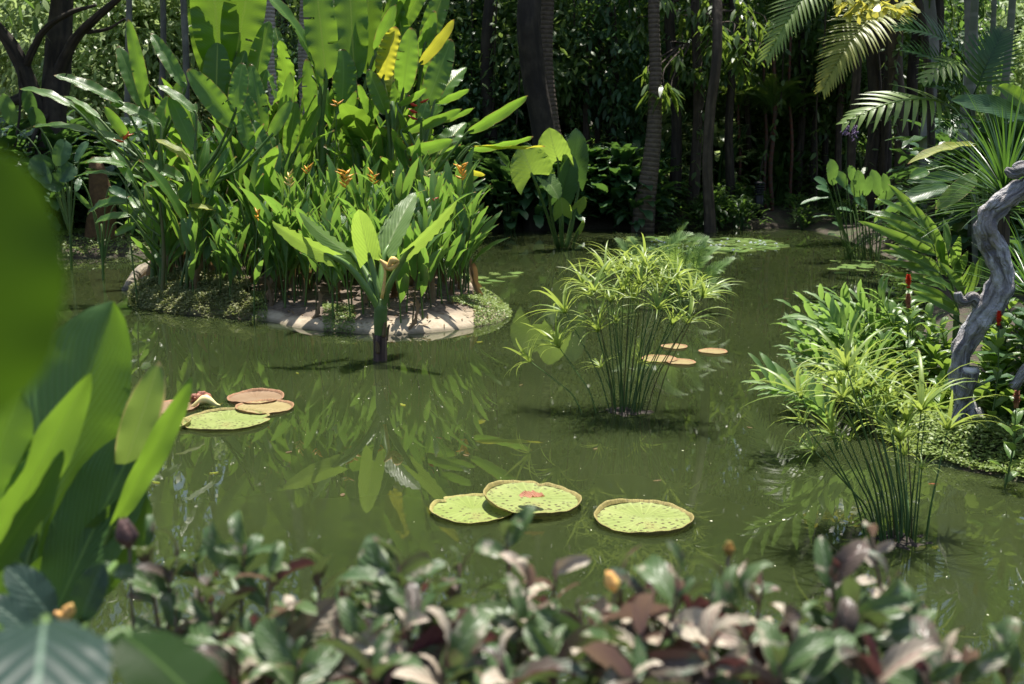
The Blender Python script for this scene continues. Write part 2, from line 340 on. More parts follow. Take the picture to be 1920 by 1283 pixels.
M['log'] = solid_mat('dead_log', (.16, .135, .10), (.28, .24, .18), 6, .85, .6, stripes=(6, 2, (.10, .085, .065)), dist=.03)
M['rock'] = solid_mat('pale_rock', (.34, .34, .34), (.50, .50, .49), 7, .85, .6, detail=8, dist=.03, third=(.26, .26, .25))
M['orange'] = solid_mat('orange_bract', (.70, .27, .018), (.82, .40, .03), 30, .4, .1)
M['yellow'] = solid_mat('yellow_bract', (.75, .50, .10), (.82, .62, .18), 30, .4, .1)
M['red'] = solid_mat('red_bract', (.48, .02, .014), (.62, .05, .02), 60, .35, .1)
M['red_orange'] = solid_mat('red_orange_bract', (.55, .07, .015), (.65, .13, .02), 30, .4, .1)
M['purple'] = solid_mat('purple_petal', (.20, .12, .24), (.32, .22, .36), 40, .5, .1)
M['white_petal'] = solid_mat('white_petal', (.62, .66, .78), (.80, .82, .88), 40, .5, .05)
M['pink_petal'] = solid_mat('pink_petal', (.55, .30, .38), (.7, .5, .55), 40, .5, .05)
M['wilt'] = solid_mat('wilted_flower', (.55, .30, .13), (.62, .45, .12), 30, .6, .2)
M['peach'] = solid_mat('peach_flower', (.72, .36, .12), (.70, .50, .14), 40, .5, .2)
M['bud_dark'] = solid_mat('dark_bud', (.060, .032, .030), (.12, .065, .055), 40, .5, .5)
M['bud_orange'] = solid_mat('orange_green_bud', (.34, .17, .03), (.16, .17, .04), 30, .5, .3)
M['cream'] = solid_mat('cream_flower', (.72, .60, .30), (.62, .58, .22), 20, .5, .2)
M['maroon'] = solid_mat('maroon_bud', (.20, .07, .045), (.34, .14, .08), 40, .6, .6)
M['black'] = solid_mat('black_metal', (.012, .012, .013), (.02, .02, .02), 20, .45, .05)
M['insect'] = solid_mat('dragonfly_body', (.22, .05, .02), (.30, .08, .03), 40, .4, .1)
M['speck'] = solid_mat('floating_petal', (.62, .60, .45), (.8, .78, .62), 40, .6, .05)

# ------------------------------------------------------------------ ground, water, island
def xy(px, py): p = W(px, py); return (p.x, p.y)
POND = np.array([(-8.5, 4.1), (-10.5, 9), (-10.5, 14), (-10, 18.5), xy(20, 500), xy(120, 487), xy(290, 478), xy(330, 455), xy(600, 436), xy(880, 431), xy(1200, 429), xy(1500, 428), xy(1575, 442),
                 xy(1690, 492), xy(1740, 540), xy(1750, 600), xy(1700, 680), xy(1650, 760), xy(1660, 822), xy(1720, 862), xy(1820, 882), xy(1930, 905), (6.2, 7.6), (8, 6.5), (8.5, 4.1)])
def sdf(P, poly):
    """signed distance of points to a polygon, positive outside"""
    P = np.atleast_2d(np.asarray(P, float)); A = np.roll(poly, 1, 0); E = poly-A; L2 = (E*E).sum(1); ey = np.where(np.abs(E[:, 1]) > 1e-9, E[:, 1], 1e-9); out = np.empty(len(P))
    for c in range(0, len(P), 4000):
        p = P[c:c+4000]; wx = p[:, :1]-A[:, 0]; wy = p[:, 1:]-A[:, 1]; t = np.minimum(np.maximum((wx*E[:, 0]+wy*E[:, 1])/L2, 0), 1)
        d = np.sqrt(((wx-E[:, 0]*t)**2+(wy-E[:, 1]*t)**2).min(1)); up = (A[:, 1] <= p[:, 1:]) != (poly[:, 1] <= p[:, 1:])
        ins = (up & (p[:, :1] < A[:, 0]+wy*(E[:, 0]/ey))).sum(1) % 2; out[c:c+4000] = np.where(ins == 1, -d, d)
    return out
def sstep(x): x = np.clip(x, 0, 1); return x*x*(3-2*x)
def ground_h(P):
    P = np.asarray(P, float); d = sdf(P, POND)
    wob = .05*np.sin(P[:, 0]*1.7+np.sin(P[:, 1]*1.1)*2)+.04*np.sin(P[:, 1]*2.3+P[:, 0]*.7)
    h = np.where(d > 0, .16*sstep(d/.35)+.16*sstep(d/1.6)+np.minimum(.02*d, .6)+wob*sstep(d/1.2), -.9*sstep(-d/1.5))
    return h + .72*sstep((3.9-P[:, 1])/1.3)*(P[:, 1] < 4.2)
def gz(x, y): return float(ground_h([(x, y)])[0])
gx = np.concatenate([[-260, -120, -70], np.arange(-40, -10, 1.0), np.arange(-10, 12, .22), np.arange(12, 41, 1.0), [70, 120, 260]])
gy = np.concatenate([[-120, -40, -12], np.arange(-4, 36, .25), np.arange(36, 80, 1.2), [100, 160, 400]])
GX, GY = np.meshgrid(gx, gy, indexing='ij'); P2 = np.stack([GX.ravel(), GY.ravel()], 1)
i, j = np.meshgrid(np.arange(len(gx)-1), np.arange(len(gy)-1), indexing='ij'); k = (i*len(gy)+j).ravel()
mb = MB(); mb.add(np.column_stack([P2, ground_h(P2)]), np.stack([k, k+len(gy), k+len(gy)+1, k+1], 1), P2*.1)
def ground_mat():
    m, nt, N, Lk = _mat('ground_soil')
    n1 = noise_n(N, Lk, .5, 4); n2 = noise_n(N, Lk, 14, 6, rough=.7); n3 = noise_n(N, Lk, 3, 5)
    col = mix_c(N, Lk, maprange(N, Lk, n2, .35, .65), (.028, .022, .014), (.085, .064, .042))
    col = mix_c(N, Lk, math_n(N, Lk, 'MULTIPLY', maprange(N, Lk, n3, .5, .62), maprange(N, Lk, n1, .4, .6)), col, (.05, .075, .022))
    col = mix_c(N, Lk, maprange(N, Lk, noise_n(N, Lk, 22, 2), .66, .70), col, (.20, .15, .09))
    bs = N("ShaderNodeBsdfPrincipled"); Lk(col, bs.inputs['Base Color']); bs.inputs['Roughness'].default_value = .9
    bp = N("ShaderNodeBump"); bp.inputs['Strength'].default_value = .8; bp.inputs['Distance'].default_value = .05; Lk(n2, bp.inputs['Height']); Lk(bp.outputs[0], bs.inputs['Normal'])
    Lk(bs.outputs[0], N("ShaderNodeOutputMaterial").inputs[0]); return m
tag(mb.build('ground', ground_mat()), kind='structure')

def water_mat():
    m, nt, N, Lk = _mat('turbid_pond_water')
    n1 = noise_n(N, Lk, .35, 3)
    col = mix_c(N, Lk, maprange(N, Lk, n1, .35, .65), (.022, .031, .0105), (.031, .041, .0145))
    bs = N("ShaderNodeBsdfPrincipled"); Lk(col, bs.inputs['Base Color']); bs.inputs['Roughness'].default_value = .012; bs.inputs['IOR'].default_value = 1.333
    bs.subsurface_method = 'BURLEY'; bs.inputs['Subsurface Weight'].default_value = .7; bs.inputs['Subsurface Scale'].default_value = .35; bs.inputs['Subsurface Radius'].default_value = (1, 1, .6)
    tc = N("ShaderNodeTexCoord"); mp = N("ShaderNodeMapping"); mp.inputs['Scale'].default_value = (1, 1, 1); Lk(tc.outputs['Object'], mp.inputs[0])
    a = N("ShaderNodeTexNoise"); a.inputs['Scale'].default_value = 2.2; a.inputs['Detail'].default_value = 3; Lk(mp.outputs[0], a.inputs['Vector'])
    b = N("ShaderNodeTexNoise"); b.inputs['Scale'].default_value = 16; b.inputs['Detail'].default_value = 2; Lk(mp.outputs[0], b.inputs['Vector'])
    msk = maprange(N, Lk, noise_n(N, Lk, .6, 2), .45, .65, .12, 1)
    h = math_n(N, Lk, 'ADD', a.outputs[0], math_n(N, Lk, 'MULTIPLY', math_n(N, Lk, 'MULTIPLY', b.outputs[0], .10), msk))
    bp = N("ShaderNodeBump"); bp.inputs['Strength'].default_value = 1.0; bp.inputs['Distance'].default_value = .0005; Lk(h, bp.inputs['Height']); Lk(bp.outputs[0], bs.inputs['Normal'])
    Lk(bs.outputs[0], N("ShaderNodeOutputMaterial").inputs[0]); return m
mb = MB(); x0, x1, y0, y1, zb = -13, 13, 3.2, 36, -2.5
mb.add([(x0, y0, 0), (x1, y0, 0), (x1, y1, 0), (x0, y1, 0), (x0, y0, zb), (x1, y0, zb), (x1, y1, zb), (x0, y1, zb)], [(0, 1, 2, 3), (7, 6, 5, 4), (0, 4, 5, 1), (1, 5, 6, 2), (2, 6, 7, 3), (3, 7, 4, 0)])
wo = tag(mb.build('pond_water', water_mat()), kind='structure'); wo.data.polygons.foreach_set('use_smooth', [False]*len(wo.data.polygons))

_isl_px = [(248, 556), (285, 581), (380, 594), (500, 603), (560, 616), (700, 628), (800, 625), (880, 616), (940, 602), (957, 587), (930, 560), (870, 530), (700, 508), (500, 498), (340, 505), (262, 528)]
_ic = [W(*p) for p in _isl_px]; _ip = smooth_path(_ic + _ic[:1], 6)[:-1]
ISL = np.array([(p.x, p.y) for p in _ip]); IC = ISL.mean(0)
def isl_h(x, y):
    d = -float(sdf([(x, y)], ISL)[0])
    return float(np.interp(d, [-.2, 0, .12, .3, .6, 1.5], [-.25, -.015, .07, .16, .22, .30])) + .03*math.sin(x*2.1+y)*min(1, max(0, d))
mb = MB(); rings = [1.06, 1.0, .985, .965, .94, .90, .84, .75, .6, .4, .2, .01]; n = len(ISL); V, UV = [], []
for s in rings:
    for q, p in enumerate(ISL):
        pp = IC + (p-IC)*s; z = isl_h(*pp) + .025*mnoise.noise(Vector((pp[0]*2.2, pp[1]*2.2, 3)))*(s < .99)
        V.append((pp[0], pp[1], z)); UV.append((q/n, s))
Fc = [(a*n+q, a*n+(q+1) % n, (a+1)*n+(q+1) % n, (a+1)*n+q) for a in range(len(rings)-1) for q in range(n)]
mb.add(V, Fc, UV)
def island_mat():
    m, nt, N, Lk = _mat('island_bank')
    n2 = noise_n(N, Lk, 9, 7, rough=.65); n3 = noise_n(N, Lk, 1.6, 4)
    conc = mix_c(N, Lk, maprange(N, Lk, n2, .3, .7), (.36, .29, .20), (.48, .40, .29))
    conc = mix_c(N, Lk, maprange(N, Lk, n3, .52, .68), conc, (.27, .21, .14))
    soil = mix_c(N, Lk, maprange(N, Lk, n2, .35, .65), (.06, .042, .028), (.20, .15, .11))
    uv = N("ShaderNodeUVMap", uv_map="UVMap"); sp = N("ShaderNodeSeparateXYZ"); Lk(uv.outputs[0], sp.inputs[0])
    f = maprange(N, Lk, math_n(N, Lk, 'ADD', sp.outputs[1], math_n(N, Lk, 'MULTIPLY', n3, .05)), .90, .945)
    col = mix_c(N, Lk, f, soil, conc)
    g = N("ShaderNodeNewGeometry"); s2 = N("ShaderNodeSeparateXYZ"); Lk(g.outputs['Position'], s2.inputs[0])
    wet = maprange(N, Lk, math_n(N, Lk, 'ADD', s2.outputs[2], math_n(N, Lk, 'MULTIPLY', n3, .04)), .035, .075, 1, 0)
    col = mix_c(N, Lk, math_n(N, Lk, 'MULTIPLY', wet, .75), col, (.10, .085, .045))
    bs = N("ShaderNodeBsdfPrincipled"); Lk(col, bs.inputs['Base Color']); bs.inputs['Roughness'].default_value = .85
    bp = N("ShaderNodeBump"); bp.inputs['Strength'].default_value = .7; bp.inputs['Distance'].default_value = .03; Lk(n2, bp.inputs['Height']); Lk(bp.outputs[0], bs.inputs['Normal'])
    Lk(bs.outputs[0], N("ShaderNodeOutputMaterial").inputs[0]); return m
tag(mb.build('island_ground', island_mat()), kind='structure')

# low mats of small leaves
def cover(name, mat, pts, zf, n, lf, hmax, seed, jitter=.02):
    """pts: function(rs, n) -> xy; tiny upright leaves over a bumpy mound"""
    rs = np.random.RandomState(seed); xy_ = pts(rs, n); h = np.array([mnoise.noise(Vector((a*2.6, b*2.6, seed)))*.5+.5 for a, b in xy_])
    z = np.array([zf(a, b) for a, b in xy_]) + hmax*h*rs.uniform(.3, 1, n)
    D = rdir(rs, n); D[:, 2] = np.abs(D[:, 2])*.6+.1; Nn = rdir(rs, n)*.6 + np.array([0, 0, 1.])
    mb = MB(); scatter_leaves(mb, np.column_stack([xy_, z]), D, Nn, rs.uniform(.6, 1.3, n)*lf, rs.uniform(.5, .9, n)*lf, np.clip(h*.8+rs.uniform(-.3, .4, n), 0, 1), rows=((0, .3), (.5, 1), (1, .2)))
    return tag(mb.build(name, M[mat]), kind='stuff')
def in_poly(poly, dmin, dmax, test=None):
    def f(rs, n):
        out = []; lo, hi = poly.min(0)-1, poly.max(0)+1
        while len(out) < n:
            P = rs.uniform(lo, hi, (4000, 2)); d = -sdf(P, poly); P = P[(d > dmin) & (d < dmax)]
            if test is not None: P = P[np.array([test(p, rs) for p in P], bool)] if len(P) else P
            out += list(P)
        return np.array(out[:n])
    return f
def px_of(p):
    d = Vector((p[0], p[1], p[2] if len(p) > 2 else 0.25))-CAM; f = d.dot(FWD); return 960+F*d.x/f, 641.5-F*d.dot(UPV)/f
def left_mound(p, rs):
    X, Y = px_of((p[0], p[1], .2)); e = mnoise.noise(Vector((p[0]*1.5, p[1]*1.5, 0)))*40
    return 235 < X < 470+e and p[1] < IC[1]+1.2
cover('groundcover', 'cover_tan', in_poly(ISL, -.06, 1.3, left_mound), isl_h, 26000, .042, .27, 3)
def edge_tufts(p, rs):
    X, _ = px_of(p); e = mnoise.noise(Vector((p[0]*1.1, p[1]*1.1, 7)))
    return ((470 < X < 500) or (605 < X < 665) or 890 < X < 960 or e > .30) and p[1] < IC[1]+.5
cover('groundcover', 'cover', in_poly(ISL, -.01, .75, edge_tufts), isl_h, 9000, .034, .11, 5)
lb = np.array([xy(95, 489), xy(310, 476), xy(330, 440), xy(100, 440)])
cover('groundcover', 'cover', in_poly(lb, 0, 9), lambda a, b: max(0.02, gz(a, b)), 9000, .06, .16, 8)
rb = np.array([xy(1640, 822), xy(1720, 862), xy(1820, 884), xy(1935, 909), xy(1990, 880), xy(1960, 800), xy(1660, 790)])
cover('groundcover', 'cover', in_poly(rb, 0, 9), lambda a, b: max(0.01, gz(a, b)), 17000, .036, .17, 9)
# dry leaf litter on the island soil
rs = np.random.RandomState(14); P = in_poly(ISL, .12, 3)(rs, 2600); z = np.array([isl_h(a, b) for a, b in P])+.012
mb = MB(); D_ = rdir(rs, len(P)); D_[:, 2] *= .25; N_ = rdir(rs, len(P))*.35+np.array([0, 0, 1.]); scatter_leaves(mb, np.column_stack([P, z]), D_, N_, rs.uniform(.04, .16, len(P)), rs.uniform(.012, .035, len(P)), rs.uniform(0, 1, len(P)), -.1)
tag(mb.build('leaf_litter', M['dead_leaf']), kind='stuff')
# pale specks drifting on the water
rs = np.random.RandomState(4); mb = MB(); cnt = 0
while cnt < 900:
    x, y = rs.uniform(-8, 8), rs.uniform(5, 22)
    if mnoise.noise(Vector((x*.5, y*.35, 2)))+rs.uniform(-.5, .35) < -.05: continue
    if sdf([(x, y)], POND)[0] > -.1 or sdf([(x, y)], ISL)[0] < .05: continue
    s = rs.uniform(.0035, .008)*(1 if rs.rand() < .93 else 1.9); a = rs.uniform(0, 6.28); c, d = math.cos(a)*s, math.sin(a)*s
    mb.add([(x+c, y+d, .004), (x-d*.6, y+c*.6, .006), (x-c, y-d, .004), (x+d*.6, y-c*.6, .005)], [(0, 1, 2, 3)], rnd=rs.rand()); cnt += 1
tag(mb.build('floating_petals', M['speck']), kind='stuff')

# ------------------------------------------------------------------ the wood behind the pond
def clump_crown(seed, n_cl, per, rad, leafL, leafW, droop=.5, hollow=.45, zs=.75, spread=.8, up=.2):
    rs = np.random.RandomState(seed); mb = MB()
    c = rdir(rs, n_cl)*(rs.uniform(hollow, 1, (n_cl, 1))**.6)*np.array([rad, rad, rad*zs])
    c *= 1 + .25*np.sin(c[:, [0]]*1.3+seed)*np.cos(c[:, [1]]*1.1)
    P = np.repeat(c, per, 0) + rs.normal(size=(n_cl*per, 3))*spread*np.array([1, 1, .55])*.5
    out = P/np.linalg.norm(P, axis=1, keepdims=True)
    D = rdir(rs, len(P))*.8 + out*.5 + np.array([0, 0, -droop*.6]); Nn = rdir(rs, len(P))*.5 + np.array([0, 0, 1.]) + out*.25
    s = rs.uniform(.6, 1.25, len(P)); rn = np.clip(np.repeat(rs.uniform(0, 1, n_cl), per)*.7+rs.uniform(0, .4, len(P)), 0, 1)
    scatter_leaves(mb, P, D, Nn, s*leafL, s*leafW, rn, droop)
    return mb
def limbs(mb, base_z, top_z, r, rad, seed, n=6, lean=(0, 0), flare=1.4, sides=10, wob=.12):
    rr = random.Random(seed); H = top_z
    mid = [(lean[0]*t*H + .15*r*math.sin(seed+t*5), lean[1]*t*H + .15*r*math.cos(seed*2+t*4), -.3+t*(H+.3)) for t in (0, .06, .3, .6, 1)]
    V, Fc, UV = tube_geo(mid, [r*flare, r*1.05, r*.95, r*.85, r*.6], sides, 5, wob, seed); mb.add(V, Fc, UV)
    for k in range(n):
        t = rr.uniform(.72, .98); a = rr.uniform(0, 6.28); b = Vector(mid[-1])*t + Vector(mid[0])*(1-t)
        e = Vector((math.cos(a)*rad*rr.uniform(.5, .85), math.sin(a)*rad*rr.uniform(.5, .85), rr.uniform(.2, .6)*rad)); m_ = e*.5+Vector((0, 0, -.06*rad))
        V, Fc, UV = tube_geo([b, b+m_, b+e], [r*.38, r*.26, r*.08], 6, 4, wob, seed+k); mb.add(V, Fc, UV)
def grow_tree(name, label, cat, x, y, h_crown, crown_mesh, trunk_mesh, group=None, rotz=0., sc=1., crown_sc=1.):
    r = thing(name, label, cat, (x, y, gz(x, y)), group); r.rotation_euler.z = rotz; r.scale = (sc,)*3
    obj('trunk', trunk_mesh, r)
    c = obj('crown', crown_mesh, r, Matrix.Translation((0, 0, h_crown)) @ Matrix.Diagonal((crown_sc, crown_sc, crown_sc, 1)))
    return r
crown_d = [clump_crown(11+q, 74, 30, 4.6, .46, .17, .45, spread=1.5).mesh('dark_crown', M['tree_leaf']) for q in range(3)]
trunk_t = []
for q in range(3):
    mb = MB(); limbs(mb, 0, 13.5, .2, 4, q+20, 7, ((q-1)*.015, 0)); trunk_t.append(mb.mesh('tall_trunk', M['bark_dark']))
# tall canopy: the shade of the far bank; positions by place on the ground
rr = random.Random(31)
spots = []
for x0, x1, y0, y1, n_ in ((-8.5, 3, 40, 45, 4), (3, 17, 42, 46, 3), (17, 27, 29, 37, 2), (-3, 6, 44, 54, 5), (-14, 4, 60, 70, 6), (9, 34, 62, 72, 7), (-42, -30, 40, 62, 6), (-22, -15.5, 29, 33, 2)):
    for _ in range(n_):
        for tries in range(60):
            p = (rr.uniform(x0, x1), rr.uniform(y0, y1))
            if all(math.hypot(p[0]-a, p[1]-b) > 2.4 for a, b in spots): spots.append(p); break
for q, (x, y) in enumerate(spots):
    grow_tree('canopy_tree', 'tall slim dark tree with a high crown shading the far bank', 'tree', x, y, rr.uniform(11.2, 13.5), crown_d[q % 3], trunk_t[q % 3], 'tall dark trees of the shaded wood', rr.uniform(0, 6.28), rr.uniform(.9, 1.25))

# dense low mass closing the view far behind
rs = np.random.RandomState(77); mb = MB(); n = 62000
th = rs.uniform(-.72, .72, n); rad = rs.uniform(74, 88, n); z = rs.uniform(0, 1, n)**.9*(21+5*np.sin(th*23)+3*np.sin(th*57))
P = np.column_stack([rad*np.sin(th), rad*np.cos(th), z]); cl = np.array([mnoise.noise(Vector(p)*.33) for p in P])
P = P[cl > -.42]; cl = cl[cl > -.42]; n = len(P)
D = rdir(rs, n)+np.array([0, -.4, -.3]); Nn = rdir(rs, n)*.7+np.array([0, -.4, .8])
scatter_leaves(mb, P, D, Nn, rs.uniform(.7, 1.5, n), rs.uniform(.35, .6, n), np.clip(cl+.3, 0, 1), .3)
tag(mb.build('far_woodland', M['far_leaf']), kind='stuff')

# low dark trees of the middle storey, hiding most of the trunks behind
crown_m = [clump_crown(61+q, 90, 34, 2.0, .26, .12, .15, zs=1.0, spread=.9).mesh('low_crown', M[('far_leaf', 'tree_leaf', 'dark_leaf')[q]]) for q in range(3)]
mb = MB(); limbs(mb, 0, 4.2, .09, 1.5, 5, 6); trunk_m = mb.mesh('thin_trunk', M['bark_dark'])
rr = random.Random(19)
for q in range(46):
    Y = rr.uniform(35.5, 45); px = rr.uniform(880, 1290) if q < 22 else rr.uniform(560, 900) if q > 36 else rr.uniform(1290, 1800); x = at(px, 300, Y).x; hh = rr.uniform(2.4, 7.2)
    r = grow_tree('understory_tree', 'slender dark leafy tree among the trunks of the far bank', 'tree', x, Y, hh, crown_m[q % 3], trunk_m, 'slender leafy trees among the trunks', rr.uniform(0, 6.28), rr.uniform(.75, 1.1)); r.children[0].scale.z = hh/4.2
# pale sunlit bushes in the glades
crown_p = [clump_crown(41+q, 120, 26, 2.6, .34, .15, .4, zs=.95, spread=.9).mesh('sunlit_crown', M['sunlit_tree']) for q in range(3)]
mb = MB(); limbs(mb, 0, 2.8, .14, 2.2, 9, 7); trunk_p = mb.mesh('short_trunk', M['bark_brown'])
def sunlit_tree(px, py, Y, sc, label, group=None, q=0):
    p = at(px, py, Y); g = gz(p.x, Y); r = grow_tree('sunlit_leafed_tree', label, 'tree', p.x, Y, 1, crown_p[q % 3], trunk_p, group, q*1.7, 1.0)
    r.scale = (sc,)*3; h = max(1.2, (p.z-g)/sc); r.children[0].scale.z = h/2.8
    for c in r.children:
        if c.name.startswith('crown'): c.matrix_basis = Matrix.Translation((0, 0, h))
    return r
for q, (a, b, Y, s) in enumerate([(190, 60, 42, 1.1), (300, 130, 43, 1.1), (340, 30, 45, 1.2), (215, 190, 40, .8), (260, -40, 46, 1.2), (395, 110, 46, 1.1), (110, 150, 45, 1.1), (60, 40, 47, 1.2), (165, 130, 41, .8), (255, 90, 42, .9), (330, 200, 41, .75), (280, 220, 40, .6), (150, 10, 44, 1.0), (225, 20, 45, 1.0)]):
    sunlit_tree(a, b, Y, s, 'pale green sunlit tree in the clearing behind the island', 'sunlit trees in the clearing behind the island', q)
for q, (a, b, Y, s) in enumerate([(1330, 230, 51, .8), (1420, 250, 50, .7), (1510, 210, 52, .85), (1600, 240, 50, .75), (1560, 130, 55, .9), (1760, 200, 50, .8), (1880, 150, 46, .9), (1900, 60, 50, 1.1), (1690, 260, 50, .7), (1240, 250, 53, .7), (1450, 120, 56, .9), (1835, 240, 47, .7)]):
    sunlit_tree(a, b, Y, s, 'low sunlit bushy tree seen through the dark trunks', 'sunlit bushy trees beyond the dark trunks', q)

# trunks one can tell apart along the far bank  (name, label, cat, top px, ground px x, Y, width px, bark, crown?)
def frond_geo(L, n, lw, ll, arch=.9, droop=.5, seed=0, vshape=.35, fish=False, full=1.0):
    rr = random.Random(seed); mb = MB(); pts = []
    for q in range(13):
        t = q/12; a = arch*(.5-t); pts.append((t, a))
    y = z = 0; P = [Vector((0, 0, 0))]
    for q in range(12):
        a = arch*(.55-(q+.5)/12)*1.5; P.append(P[-1]+Vector((0, math.cos(a), math.sin(a)))*L/12)
    an = math.atan2(P[-1].z, P[-1].y); sc_ = L/P[-1].length; P = [Vector((0, p.y*math.cos(an)+p.z*math.sin(an), -p.y*math.sin(an)+p.z*math.cos(an)))*sc_ for p in P]
    V, Fc, UV = tube_geo(P, [L*.012, L*.009, L*.003], 5, 1); mb.add(V, Fc, UV, .2)
    for k in range(n):
        t = .16+.84*k/(n-1); i_ = min(11, int(t*12)); f = t*12-i_; p = P[i_].lerp(P[i_+1], f); d = (P[i_+1]-P[i_]).normalized()
        prof = math.sin(math.pi*min(1, .12+.88*t)**.8)*.75+.3
        up = Vector((1, 0, 0)).cross(d)
        for s in (-1, 1):
            out = (Vector((s, 0, 0))*math.cos(.55*t+.2) + d*(.25+.9*t) + up*vshape*rr.uniform(.6, 1.2)).normalized()
            l = ll*prof*rr.uniform(.9, 1.1)
            G = leaf_geo(l, lw*rr.uniform(.85, 1.15)*(1.4 if fish else 1), 'obov' if fish else 'blade', 5, 2, droop*rr.uniform(.7, 1.3), .2, 0, seed+k)
            mb.add(*G[:2], G[2], rr.uniform(0, .9), frame(p, out, up))
    return mb
FR = [frond_geo(2.6, 34, .05, .62, 1.1, .7, q).mesh('palm_frond', M['frond']) for q in range(2)]
def palm_top(root, h, lean, n, sc, seed):
    rr = random.Random(seed)
    for k in range(n):
        a = 6.28*k/n+rr.uniform(-.2, .2); e = rr.uniform(.1, 1.0)
        d = Vector((math.cos(a)*math.cos(e), math.sin(a)*math.cos(e), math.sin(e)))
        f = obj('frond', FR[k % 2], root, Matrix.Translation((lean[0], lean[1], h)) @ frame((0, 0, 0), d, (0, 0, 1)) @ Matrix.Scale(sc, 4))
def trunk(name, label, cat, xt, xb, Y, wpx, mat, top=13., kind='tree', flare=1.25, group=None, seed=0, ybase=None, bulge=1.0, sides=12):
    b = at(xb, 400, Y); b.z = gz(b.x, Y); wm = wpx*mpp(b)
    tp = at(xt, 0, Y); lean = (tp.x-b.x)/(tp.z-b.z)
    r = thing(name, label, cat, b, group); mb = MB(); H = top
    pts = [(lean*H*t + .45*wm*math.sin(seed+t*9)*min(1, t*5), .3*wm*math.sin(seed*3+t*6) + (4.6*max(0, (t-.5)/.5)**1.4 if kind == 'tree' else 0), -.25+t*(H+.25)) for t in (0, .04, .12, .22, .34, .48, .7, 1)]
    V, Fc, UV = tube_geo(pts, [wm*.5*flare*1.15, wm*.5*flare, wm*.5*bulge, wm*.5, wm*.47, wm*.40], sides, 6, .06, seed); mb.add(V, Fc, UV)
    mb.build('trunk', M[mat], r, (0, 0, 0))
    if kind == 'palm': palm_top(r, H, (lean*H, 0), 13, 1.15, seed)
    elif kind == 'tree': obj('crown', crown_d[seed % 3], r, Matrix.Translation((lean*H, 5.4, H)) @ Matrix.Scale(.5 if seed % 2 else .34, 4))
    elif kind == 'cane': palm_top(r, H*.55, (lean*H*.55, 0), 7, .6, seed)
    return r
trunk('palm_tree', 'pale ringed palm trunk rising behind the island between the large leaves', 'palm', 515, 517, 31, 22, 'palm_pale', 15, 'palm', seed=1)
trunk('palm_tree', 'second pale palm trunk, mostly hidden behind the tall banana leaves', 'palm', 573, 580, 34, 18, 'palm_pale', 15, 'palm', seed=2)
for q, (a, b, Y, w) in enumerate([(238, 250, 36, 11), (300, 301, 38, 11), (344, 346, 37, 12)]):
    trunk('slender_tree', ('slim grey trunk, leaning, before the bright clearing', 'slim grey trunk in the middle of the bright clearing', 'slim grey trunk beside the large upright banana leaf')[q], 'tree', a, b, Y, w, 'bark_grey', 14, 'palm', 1.1, seed=3+q)
trunk('forest_tree', 'thickest dark trunk on the far bank, behind the elephant ear', 'tree', 1012, 1008, 32, 44, 'bark_dark', 14, 'tree', seed=7)
trunk('palm_tree', 'brown ringed palm trunk leaning against the thickest dark trunk', 'palm', 1031, 1050, 33.2, 26, 'palm_dark', 14, 'palm', 1.4, seed=8)
for q, (a, w) in enumerate([(1104, 13), (1122, 11), (1141, 19)]):
    trunk('forest_tree', ('thin brown trunk, first of three close together in the shade', 'thinnest of three brown trunks close together in the shade', 'widest of three brown trunks close together in the shade')[q], 'tree', a, a+2, 36+q*.6, w, 'bark_brown', 13, 'tree', 1.1, seed=9+q)
trunk('palm_tree', 'dark palm trunk with pale rings and a swollen foot, leaning on the far bank', 'palm', 1232, 1203, 31.6, 21, 'palm_dark', 15, 'palm', 2.0, seed=12, bulge=1.45)
trunk('forest_tree', 'straight dark trunk just behind the swollen ringed palm', 'tree', 1262, 1264, 34, 19, 'bark_dark', 14, 'tree', seed=13)
trunk('forest_tree', 'dark trunk at the left of the gloomy hollow behind the banana plants', 'tree', 925, 918, 35, 24, 'bark_dark', 14, 'tree', seed=14)
trunk('forest_tree', 'brown trunk at the water edge with a small shrub at its foot', 'tree', 1342, 1335, 31, 19, 'bark_brown', 13, 'tree', seed=15)
trunk('forest_tree', 'dark trunk behind the brown trunk with a shrub at its foot', 'tree', 1371, 1372, 34.5, 15, 'bark_dark', 13, 'tree', seed=16)
for q, (a, b, Y, w) in enumerate([(1601, 1600, 33, 16), (1630, 1628, 32, 24), (1656, 1660, 34, 18), (1690, 1684, 31, 27), (1722, 1722, 33, 20), (1755, 1750, 32, 15), (1578, 1574, 36, 12), (1500, 1497, 37, 13), (1540, 1545, 38, 12), (1400, 1402, 38, 10)]):
    trunk('forest_tree', 'dark upright trunk in the close row behind the pickerel leaves' if a > 1570 else 'thin dark trunk in the shade near the red canes', 'tree', a, b, Y, w, 'bark_dark' if q % 3 else 'bark_brown', 13, 'tree', 1.15, 'dark trunks behind the broad-leaved water plants' if a > 1570 else 'thin dark trunks near the red canes', seed=17+q)
for q, (a, b, Y, w) in enumerate([(1452, 1448, 35, 8), (1432, 1436, 36, 6), (1480, 1484, 36, 6), (1388, 1384, 37, 6)]):
    trunk('red_cane_palm', 'slim red cane of a clumping palm in the shade by the black lamp', 'palm', a, b, Y, w, 'bark_red', 5.5, 'cane', 1.0, 'red canes of the clumping palm', seed=40+q, sides=8)
for q, (a, b, Y, w) in enumerate([(1831, 1826, 20, 15), (1862, 1860, 21, 10), (1893, 1890, 19, 14)]):
    trunk('cane_palm', ('greenish grey ringed trunk above the spiky plant', 'thinnest greenish trunk above the spiky plant, between two thicker ones', 'greenish brown trunk above the spiky plant, near the frame edge')[q], 'palm', a, b, Y, w, 'bark_green', 7.2, 'palm', 1.0, seed=50+q)
